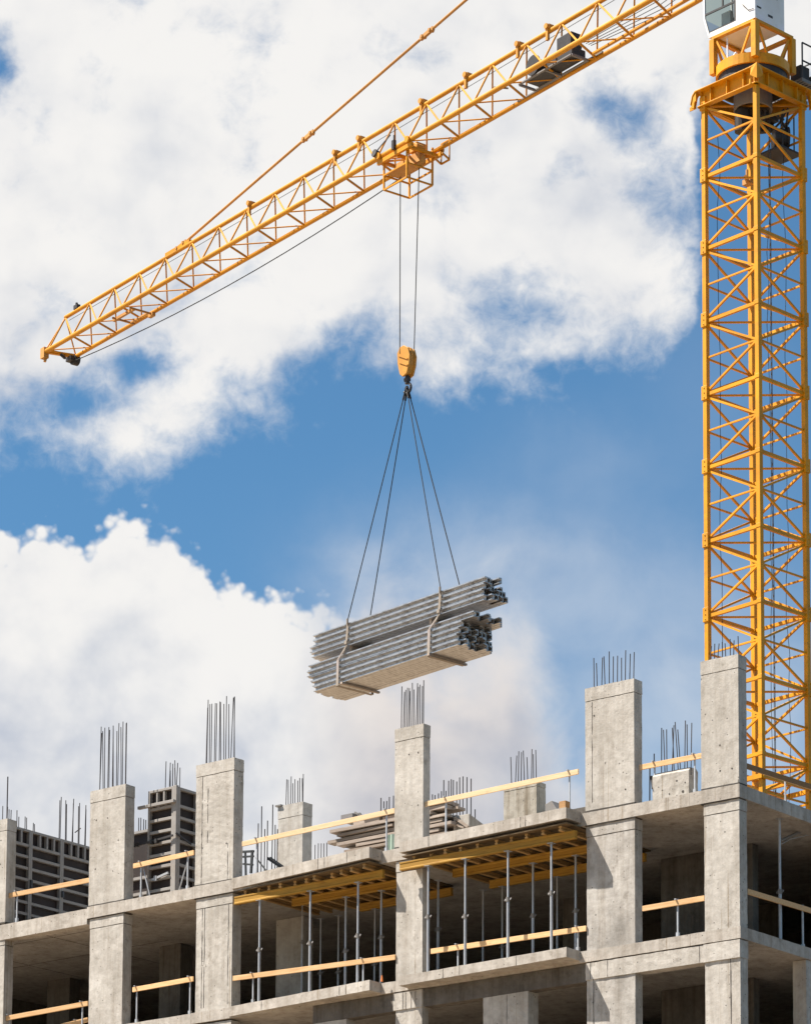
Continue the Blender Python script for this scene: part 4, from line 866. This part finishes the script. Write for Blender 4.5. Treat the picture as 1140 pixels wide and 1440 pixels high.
# ---- jib: authored along x = u outwards, y: + is the side nearest the camera
JROOT = Vector((0, 0, 0))
def jpart(name, mb, mats, parent=None, **k):
    """jib parts belong to the crane: turn them from the jib frame into the mast frame"""
    n = MB(); c, s = math.cos(JF.rz - MF.rz), math.sin(JF.rz - MF.rz); dz = JF.o.z - MF.o.z
    n.v = [Vector((p.x * c - p.y * s, p.x * s + p.y * c, p.z + dz + JT * p.x)) for p in mb.v]; n.f = mb.f; n.mi = mb.mi
    return part(parent or crane, name, n, mats, **k)
V, HJ = 0.58, 1.36
UN = [3.75 + 1.76 * k for k in range(-1, 21)]
UT, UF = -0.25, 0.50
u0, u1 = 0.9, 39.25
jib = jpart('jib', MB().tube((u0, V, 0), (u1 - 0.1, V, 0), 0.085, 12), 'jib_yellow')
jpart('bottom_chord', MB().tube((u0, -V, 0), (u1 - 0.35, -V, 0), 0.075, 12), 'jib_yellow', jib)
jpart('top_chord', MB().tube((u0, 0, HJ), (38.7, 0, HJ), 0.075, 12), 'jib_yellow', jib)
for k, u in enumerate(UN):
    t_, f_ = (u + UT, 0, HJ), (u + UF, -V, 0); m = MB()
    n_ = (u, V, 0); nn = (UN[k + 1], V, 0) if k + 1 < len(UN) else (u1 - 0.2, V, 0); fn = (UN[k - 1] + UF, -V, 0) if k else (u - 1.2, -V, 0)
    if k < len(UN) - 1: m.tube(t_, n_, 0.032, 8).tube((u + 1.76 + UT, 0, HJ), n_, 0.032, 8)
    else: m.tube(t_, n_, 0.032, 8)
    m.tube(t_, (min(u + UF, u1 - 0.4), -V, 0), 0.028, 8)
    m.tube(n_, (min(u + UF, u1 - 0.4), -V, 0), 0.040, 8).tube(n_, fn, 0.026, 8)
    jpart('lacing', m, 'jib_yellow', jib)
m = MB().tube((38.65, 0, HJ), (u1 - 0.05, V, 0.02), 0.03, 8).bar((u1 - 0.1, V, 0), (u1 - 0.4, -V, 0), 0.14, 0.12); tip = jpart('jib_tip', m, 'jib_yellow')
jpart('tip_sheave', MB().tube((u1 - 0.35, -V - 0.12, -0.14), (u1 - 0.35, -V + 0.12, -0.14), 0.20, 16).tube((u1 - 0.45, 0.1, -0.12), (u1 - 0.30, -0.15, -0.14), 0.06, 8).box(u1 - 0.5, u1 - 0.15, -V - 0.1, -V + 0.3, -0.22, -0.05), 'dark', tip)
jpart('tip_block', MB().box(u1 - 0.15, u1 + 0.12, V - 0.12, V + 0.1, -0.25, 0.16).tube((u1 - 0.05, V, -0.38), (u1 - 0.05, V - 0.05, -0.22), 0.06, 8), 'bar_rust', tip)
jpart('lamp', MB().box(37.75, 38.0, -0.08, 0.08, HJ + 0.06, HJ + 0.22).tube((37.9, 0, HJ + 0.22), (37.9, 0, HJ + 0.32), 0.05, 8), 'dark', tip)
# maintenance basket near the tip
m = MB().bar((33.3, V - 0.1, -0.12), (33.3, -V + 0.1, -0.12), 0.06).bar((34.5, V - 0.1, -0.12), (34.5, -V + 0.1, -0.12), 0.06).bar((33.3, -0.3, -0.12), (34.5, -0.3, -0.12), 0.06).bar((33.3, 0.3, -0.12), (34.7, 0.3, -0.12), 0.1).bar((33.5, -0.5, -0.14), (33.2, -0.5, -0.14), 0.14)
jpart('stop_buffer', m, 'bar_rust')
# tie bar with its couplings
a = (31.0, 0, HJ + 0.07); apex = (0.0, 0.0, 31.36 + AP - (JF.o.z - MF.o.z) - 0.1)
A_, B_ = Vector(a), Vector(apex)
# the photo shows the bar through (443,185) and (655,0): solve its apex height from those
tie = jpart('tie_bar', MB().tube(A_, B_, 0.048, 10), 'bar_rust')
for f in (0.012, 0.27, 0.49):
    p = A_.lerp(B_, f); d = (B_ - A_).normalized() * 0.35
    jpart('tie_coupling', MB().bar(p - d, p + d, 0.10, 0.13).tube(p - d * 0.6 - Vector((0, 0.1, 0)), p - d * 0.6 + Vector((0, 0.1, 0)), 0.06, 8).tube(p + d * 0.6 - Vector((0, 0.1, 0)), p + d * 0.6 + Vector((0, 0.1, 0)), 0.06, 8), 'bar_rust', tie)
jpart('tie_lug', MB().bar((31.6, 0, HJ + 0.08), (30.0, 0, HJ + 0.08), 0.14, 0.14), 'jib_yellow', jib)
# rope guides on the top chord
for u in (26.1, 20.9, 19.5, 16.0, 13.6, 10.9, 9.4, 5.8):
    jpart('rope_guide', MB().box(u - 0.10, u + 0.10, -0.10, 0.10, HJ + 0.05, HJ + 0.20).tube((u, -0.16, HJ + 0.14), (u, 0.16, HJ + 0.14), 0.09, 10).box(u - 0.05, u + 0.05, 0.03, 0.12, HJ - 0.32, HJ + 0.06), 'hook_yellow', jib)
# winch inside the jib
m = MB().box(8.05, 9.3, -0.36, 0.20, 0.03, 0.30).box(8.1, 8.8, -0.25, 0.20, 0.30, 0.82); win = jpart('winch', m, 'dark', bevel=0.03)
jpart('winch_drum', MB().tube((9.85, -0.34, 0.32), (9.85, 0.26, 0.32), 0.25, 20).tube((9.85, -0.40, 0.32), (9.85, -0.34, 0.32), 0.33, 20).tube((9.85, 0.26, 0.32), (9.85, 0.32, 0.32), 0.33, 20).box(9.3, 10.4, -0.36, 0.2, 0.0, 0.06), 'dark', win)
jpart('winch_motor', MB().tube((8.5, -0.42, 0.58), (8.5, -0.2, 0.58), 0.20, 14), 'dark', win)
jpart('winch_tray', MB().bar((8.0, -0.40, -0.02), (10.6, -0.40, -0.02), 0.08, 0.04).bar((8.0, 0.25, -0.02), (10.6, 0.25, -0.02), 0.08, 0.04).bar((8.0, -0.4, -0.025), (8.0, 0.25, -0.025), 0.07).bar((9.3, -0.4, -0.025), (9.3, 0.25, -0.025), 0.07).bar((10.6, -0.4, -0.025), (10.6, 0.25, -0.025), 0.07), 'grey_metal', win)
jpart('winch_rail', MB().bar((9.4, -0.48, 0.0), (11.6, -0.48, 0.0), 0.04).bar((10.9, 0.48, -0.1), (11.6, 0.48, 0.2), 0.05).bar((7.4, -0.5, 0.06), (9.8, -0.5, 0.06), 0.05), 'grey_metal', win)
# trolley and its hanging work basket
TU = 16.73
m = MB()
for y in (-V - 0.02, V + 0.02): m.bar((TU - 0.95, y, -0.2), (TU + 0.95, y, -0.2), 0.10, 0.14)
for u in (-0.75, 0.0, 0.75): m.bar((TU + u, -V, -0.22), (TU + u, V, -0.22), 0.10, 0.10)
for u in (-0.8, 0.8):
    for y in (-V - 0.12, V + 0.12): m.tube((TU + u, y - 0.04, -0.02), (TU + u, y + 0.04, -0.02), 0.11, 12)
m.bar((TU - 0.7, -V, -0.22), (TU + 0.7, V, -0.22), 0.05).bar((TU - 0.7, V, -0.22), (TU + 0.7, -V, -0.22), 0.05)
tro = jpart('trolley', m, 'jib_yellow')
m = MB().tube((TU - 0.5, -0.08, -0.42), (TU - 0.5, 0.08, -0.42), 0.24, 18).tube((TU + 0.5, -0.08, -0.42), (TU + 0.5, 0.08, -0.42), 0.24, 18).box(TU - 0.7, TU + 0.7, -0.12, -0.09, -0.55, -0.2).box(TU - 0.7, TU + 0.7, 0.09, 0.12, -0.55, -0.2)
jpart('rope_sheave', m, 'bar_rust', tro)
bsk = MB(); bu0, bu1, by0, by1, bz0 = TU - 0.55, TU + 0.72, -0.52, 0.52, -1.18
for u in (bu0, bu1):
    for y in (by0, by1): bsk.bar((u, y, bz0), (u, y, 0.12 if u == bu0 or y > 0 else -0.1), 0.055)
for z in (bz0, bz0 + 0.5):
    bsk.bar((bu0, by0, z), (bu1, by0, z), 0.05).bar((bu0, by1, z), (bu1, by1, z), 0.05).bar((bu0, by0, z), (bu0, by1, z), 0.05).bar((bu1, by0, z), (bu1, by1, z), 0.05)
jpart('basket', bsk, 'jib_yellow', tro)
jpart('basket_floor', MB().box(TU - 0.5, TU + 0.66, -0.1, 0.48, bz0 + 0.52, bz0 + 0.56), 'bar_rust', tro)
jpart('counter_rope_drum', MB().tube((TU + 0.95, V + 0.05, 0.10), (TU + 0.95, V + 0.2, 0.13), 0.13, 14).tube((TU - 0.05, V + 0.1, 0.0), (TU - 0.05, V + 0.1, 0.40), 0.03, 8).box(TU - 0.10, TU + 0.02, V + 0.05, V + 0.16, -0.1, 0.22), 'dark', tro)
jpart('trolley_motor', MB().box(TU - 0.5, TU - 0.1, -0.3, 0.1, -0.1, 0.2).tube((TU - 0.7, 0.0, -0.1), (TU - 0.7, 0.3, -0.1), 0.1, 10), 'hook_yellow', tro, bevel=0.02)
m = MB()
for u in (TU - 1.0, TU - 0.55): m.bar((u, -V - 0.3, -0.35), (u, -V - 0.3, 0.35), 0.035)
m.bar((TU - 1.0, -V - 0.3, 0.35), (TU - 0.55, -V - 0.3, 0.35), 0.035).bar((TU - 1.0, -V - 0.3, -0.35), (TU - 0.55, -V - 0.3, -0.35), 0.05).bar((TU - 1.0, -V - 0.3, -0.35), (TU - 1.0, -V, -0.2), 0.05).bar((TU - 0.55, -V - 0.3, -0.35), (TU - 0.55, -V, -0.2), 0.05)
jpart('trolley_rail', m, 'jib_yellow', tro)
jpart('trolley_stay', MB().bar((TU + 0.9, V + 0.15, 0.15), (TU + 0.1, V + 0.15, 0.45), 0.03), 'rail_dark', tro)
# trolley rope below the jib and thin lines inside it
pts = []
for i in range(13):
    f = i / 12; pts.append((TU + 0.9 + (u1 - 0.4 - TU - 0.9) * f, -V + 0.1, -0.32 - 0.42 * 4 * f * (1 - f) + 0.1 * f))
jpart('trolley_rope', MB().path(pts, 0.018, 6), 'rope')
jpart('hoist_line', MB().path([(u0, 0.02, HJ - 0.22), (20, 0.02, HJ - 0.30), (38.4, 0.02, HJ - 0.22)], 0.010, 5), 'rope')
m = MB()
for i in range(5): m.path([(1.2, -0.3 + 0.15 * i, 0.25 + 0.1 * i), (4.2, -0.35 + 0.14 * i, 0.05 + 0.06 * i), (7.6, -0.2 + 0.1 * i, 0.25)], 0.012, 5)
jpart('power_cable', m, 'rope')
jpart('cable_tray', MB().bar((1.0, -0.25, -0.02), (7.6, -0.25, -0.02), 0.10, 0.06), 'jib_yellow', jib)

# ------------------------------------------------------------------ hook block, slings, load
def jw(u, y, z): return JF.world((u, y, z + JT * u))
trolley_w = jw(TU, 0, -0.4)
HOOK_Y = trolley_w.y
def atY(x, y, Y): d = ray(x, y); return EYE + d * (Y / d.y)
hb = atY(572, 508, HOOK_Y)
HFm = Frame(hb, RM)                     # block turned like the mast
hk = HFm.thing('hook_block', (0, 0, 0), 'yellow hook block hanging on two ropes below the trolley', 'hook block')
m = MB()
out = [(-0.30, 0.10), (-0.22, 0.36), (-0.02, 0.50), (0.18, 0.47), (0.29, 0.30), (0.27, -0.05), (0.16, -0.45), (0.03, -0.56), (-0.16, -0.50), (-0.27, -0.2)]
m.prism([(a, b) for a, b in out], 'x', -0.17, -0.10); side1 = part(hk, 'cheek_plate', m, 'hook_yellow', 0.01)
part(hk, 'cheek_plate', MB().prism([(a, b) for a, b in out], 'x', 0.10, 0.17), 'hook_yellow', 0.01)
part(hk, 'housing', MB().prism([(a * 0.86, b * 0.9) for a, b in out], 'x', -0.10, 0.10), 'hook_yellow', 0.01)
part(side1, 'rib', MB().bar((-0.185, -0.22, -0.02), (-0.185, 0.2, 0.20), 0.03, 0.045), 'hook_yellow'); part(side1, 'rib', MB().bar((-0.185, -0.22, -0.24), (-0.185, 0.16, -0.04), 0.03, 0.045), 'hook_yellow')
part(hk, 'sheave', MB().tube((-0.06, 0.0, 0.2), (0.06, 0.0, 0.2), 0.27, 18).tube((-0.165, 0, 0.1), (0.165, 0, 0.1), 0.05, 10), 'hook_yellow')
m = MB().tube((0, -0.02, -0.52), (0, -0.02, -0.78), 0.075, 10).tube((0, -0.1, -0.64), (0, 0.06, -0.64), 0.09, 10)
arc = [(0, -0.02 - 0.0, -0.76)] + [(0, -0.03 - 0.17 * math.sin(R(a)), -0.93 + 0.17 * math.cos(R(a))) for a in range(0, 241, 24)]
m.path(arc, 0.042, 8); part(hk, 'hook', m, 'dark')
for sg, px in ((1, 560.0), (-1, 587.0)):
    a = jw(TU + sg * 0.52, 0, -0.55); b = atY(562.0 if sg > 0 else 582.0, 497, HOOK_Y)
    top = MF.o
    o = bpy.data.objects.new('hoist_rope', None)
    inv = lambda p: Vector(((p.x - MF.o.x) * math.cos(MF.rz) + (p.y - MF.o.y) * math.sin(MF.rz), -(p.x - MF.o.x) * math.sin(MF.rz) + (p.y - MF.o.y) * math.cos(MF.rz), p.z - MF.o.z))
    bpy.data.objects.remove(o)
    part(crane, 'hoist_rope', MB().tube(inv(a), inv(b), 0.016, 6), 'rope')
# load frame: x along the bundle to the far left end, y towards the back
LA = R(48.3)
LC = atY(572, 548, HOOK_Y)              # the hook's throat
ld = Vector((-math.cos(LA), math.sin(LA), 0)); ln = Vector((math.sin(LA), math.cos(LA), 0))
W_B = 1.46
LF = Frame((LC.x, LC.y, 0), math.atan2(ld.y, ld.x))      # x = ld; y = left of it, which is towards the camera side (-ln)
def atL(x, y, off):
    """load-frame point (along, z) on the bundle's front face, off metres in front of the hook"""
    d = ray(x, y); p0 = LC - ln * off - EYE; k = p0.dot(ln) / d.dot(ln); q = d * k + EYE
    return (q - LC).dot(ld), q.z
HALF = W_B / 2
(ua, za), (ub, zb_) = atL(440, 893, HALF), atL(678, 811, HALF)
(uc, zc_), (ud, zd_) = atL(437, 969, HALF), atL(645, 911, HALF)
LEN = 7.0
PM = {}
def add_profile(x0, x1, y, z, label, group):
    L = round((x1 - x0) * 10) / 10
    if L not in PM:
        w, h, t = 0.122, 0.186, 0.017
        pr_ = [(-w / 2, 0), (w / 2, 0), (w / 2, t * 1.3), (-w / 2 + t * 1.6, t * 1.8), (-w / 2 + t * 1.2, h - t * 3.0), (w / 2, h - t * 2.2), (w / 2, h), (-w / 2, h)]
        PM[L] = mesh('steel_profile', MB().prism(pr_, 'x', 0, L), 'profile', Vector())
    o = bpy.data.objects.new('steel_profile', PM[L]); COL.objects.link(o)
    o.location = LF.world((x0, y, z)); o.rotation_euler = (0, 0, LF.rz + random.gauss(0, 0.0012))
    o['label'] = label; o['category'] = 'steel profile'; o['group'] = group
rl = random.Random(11)
ztop_up = (za + zb_) / 2; zbot_lo = (zc_ + zd_) / 2
print('LOAD', ua, ub, uc, ud, za, zb_, zc_, zd_)
NY = 11; pitch = W_B / NY
def layer(x0, x1, z, label, group, ragged=0.25, ny=NY, y0=0.0):
    for j in range(ny):
        y = HALF - pitch * (j + 0.5) - y0
        rag = rl.uniform(-ragged, ragged) if j else rl.uniform(-0.08, 0.08)
        add_profile(x0 + rag, x1 + rl.uniform(-0.12, 0.12), y + rl.uniform(-0.004, 0.004), z + rl.uniform(0, 0.004), label, group)
HL = 0.19
for i in range(4):
    layer(ub + (0, 0.12, 0.10, 0.0)[i] - 0.1, ua + (0.0, 0.12, 0.16, 0.10)[i], ztop_up - HL * (i + 1), 'grey steel profile packed in the upper bundle of the crane load', 'steel profiles of the upper bundle', 0.28, ny=(5, 6, 6, 6)[i])
for i in range(5):
    layer(ud + (0.0, 0.05, 0.0, -0.05, -0.60)[i] + 0.02, uc + (-0.1, 0.0, 0.12, 0.2, 0.16)[i], zbot_lo + HL * i, 'grey steel profile packed in the lower bundle of the crane load', 'steel profiles of the lower bundle', 0.22)
# cross timbers under and between the bundles
xl, xr = atL(482, 930, HALF)[0], atL(604, 890, HALF)[0]
for x, nm in ((xl, 'far left'), (xr, 'near right')):
    LF.solo('load_bearer', MB().box(x - 0.05, x + 0.05, -HALF - 0.12, HALF + 0.06, zbot_lo - 0.07, zbot_lo - 0.002), 'plank_grey', (x, 0, zbot_lo - 0.07), 'weathered cross bar under the lower bundle at its %s strap' % nm, 'bearer', 'cross bars of the crane load', 0.004)
zmid = zbot_lo + HL * 5
for x, nm in ((xl - 0.25, 'far left'), (xr + 0.1, 'near right')):
    if ztop_up - HL * 4 - zmid > 0.02: LF.solo('load_spacer', MB().box(x - 0.05, x + 0.05, -HALF + 0.45, HALF - 0.12, zmid + 0.006, ztop_up - HL * 4 - 0.002), 'plank_grey', (x, 0, zmid + 0.006), 'wooden spacer between the two bundles towards the %s end' % nm, 'spacer', 'spacers of the crane load')
# lifting straps round the bundles, and the four sling ropes up to the hook
YR = HALF - 6 * pitch - 0.04
def strap(x_up, x_lo, w, nm):
    o = LF.thing('lifting_strap', (x_up, 0, zbot_lo), 'grey webbing strap round both bundles at the %s end' % nm, 'strap', 'lifting straps of the crane load')
    e = 0.012; zu, zl, zm_, zmu = ztop_up, zbot_lo - 0.075, zbot_lo + HL * 5, ztop_up - HL * 4
    for sgn in (1, -1):
        y = sgn * (HALF + 0.03); yu = y if sgn > 0 else YR
        m = MB().bar((x_up + 0.0, yu, zu), (x_up + 0.07, yu, zmu - 0.02), w * 0.75, 0.014, up=(0, sgn, 0)).bar((x_up + 0.07, yu, zmu - 0.02), (x_lo, y, zm_ - 0.15), w * 0.45, 0.014, up=(0, sgn, 0)).bar((x_lo, y, zm_ - 0.15), (x_lo + 0.02, y, zl), w * 0.9, 0.014, up=(0, sgn, 0))
        m.tube((x_up, yu + sgn * 0.02, zu - 0.05), (x_up, yu + sgn * 0.02, zu + 0.12), 0.035, 8).box(x_up + 0.02, x_up + 0.14, yu - 0.03, yu + 0.03, zmu + 0.05, zmu + 0.16)
        if sgn > 0: m.tube((x_up + 0.07, y, zmu - 0.02), (x_lo - 0.22, y, zm_ - 0.14), 0.014, 6)
        part(o, 'side_band', m, 'strap')
    part(o, 'bottom_band', MB().box(x_lo - w / 2 + 0.02, x_lo + w / 2 + 0.02, -HALF - 0.03, HALF + 0.03, zl - 0.015, zl - 0.002), 'strap')
xul, xur = atL(490, 876, HALF)[0], atL(620, 834, HALF)[0]
xll, xlr = atL(476, 930, HALF)[0], atL(604, 895, HALF)[0]
strap(xul, xll, 0.13, 'far left'); strap(xur, xlr, 0.14, 'near right')
thr = LF.world((0, 0, 0)); thr = Vector((0, 0, LC.z - 0.02))
for x, nm in ((xul, 'far left'), (xur, 'near right')):
    for sgn, nn in ((1, 'front'), (-1, 'rear')):
        xo = x if sgn > 0 else (x - 0.05)
        e = Vector((xo, (HALF + 0.03) if sgn > 0 else YR, ztop_up + 0.10)); s0 = Vector((0.03 if x > 0 else -0.03, sgn * 0.03, LC.z))
        m = MB().tube(s0, e, 0.018, 6)
        k_ = s0.lerp(e, 0.045); m.tube(s0, k_, 0.034, 6)
        LF.solo('sling_rope', m, 'rope', s0, 'black sling rope from the hook to the %s side of the %s strap' % (nn, nm), 'sling rope', 'sling ropes of the crane load')
LF.solo('sling_shackle', MB().tube((-0.06, 0, LC.z + 0.06), (0.06, 0, LC.z + 0.06), 0.03, 8).tube((0, -0.07, LC.z + 0.02), (0, 0.07, LC.z + 0.02), 0.045, 8).tube((0.0, 0.0, LC.z - 0.03), (0, 0, LC.z + 0.12), 0.05, 8), 'dark', (0, 0, LC.z), 'dark shackle in the hook joining the four sling ropes', 'shackle')
bpy.context.view_layer.update()
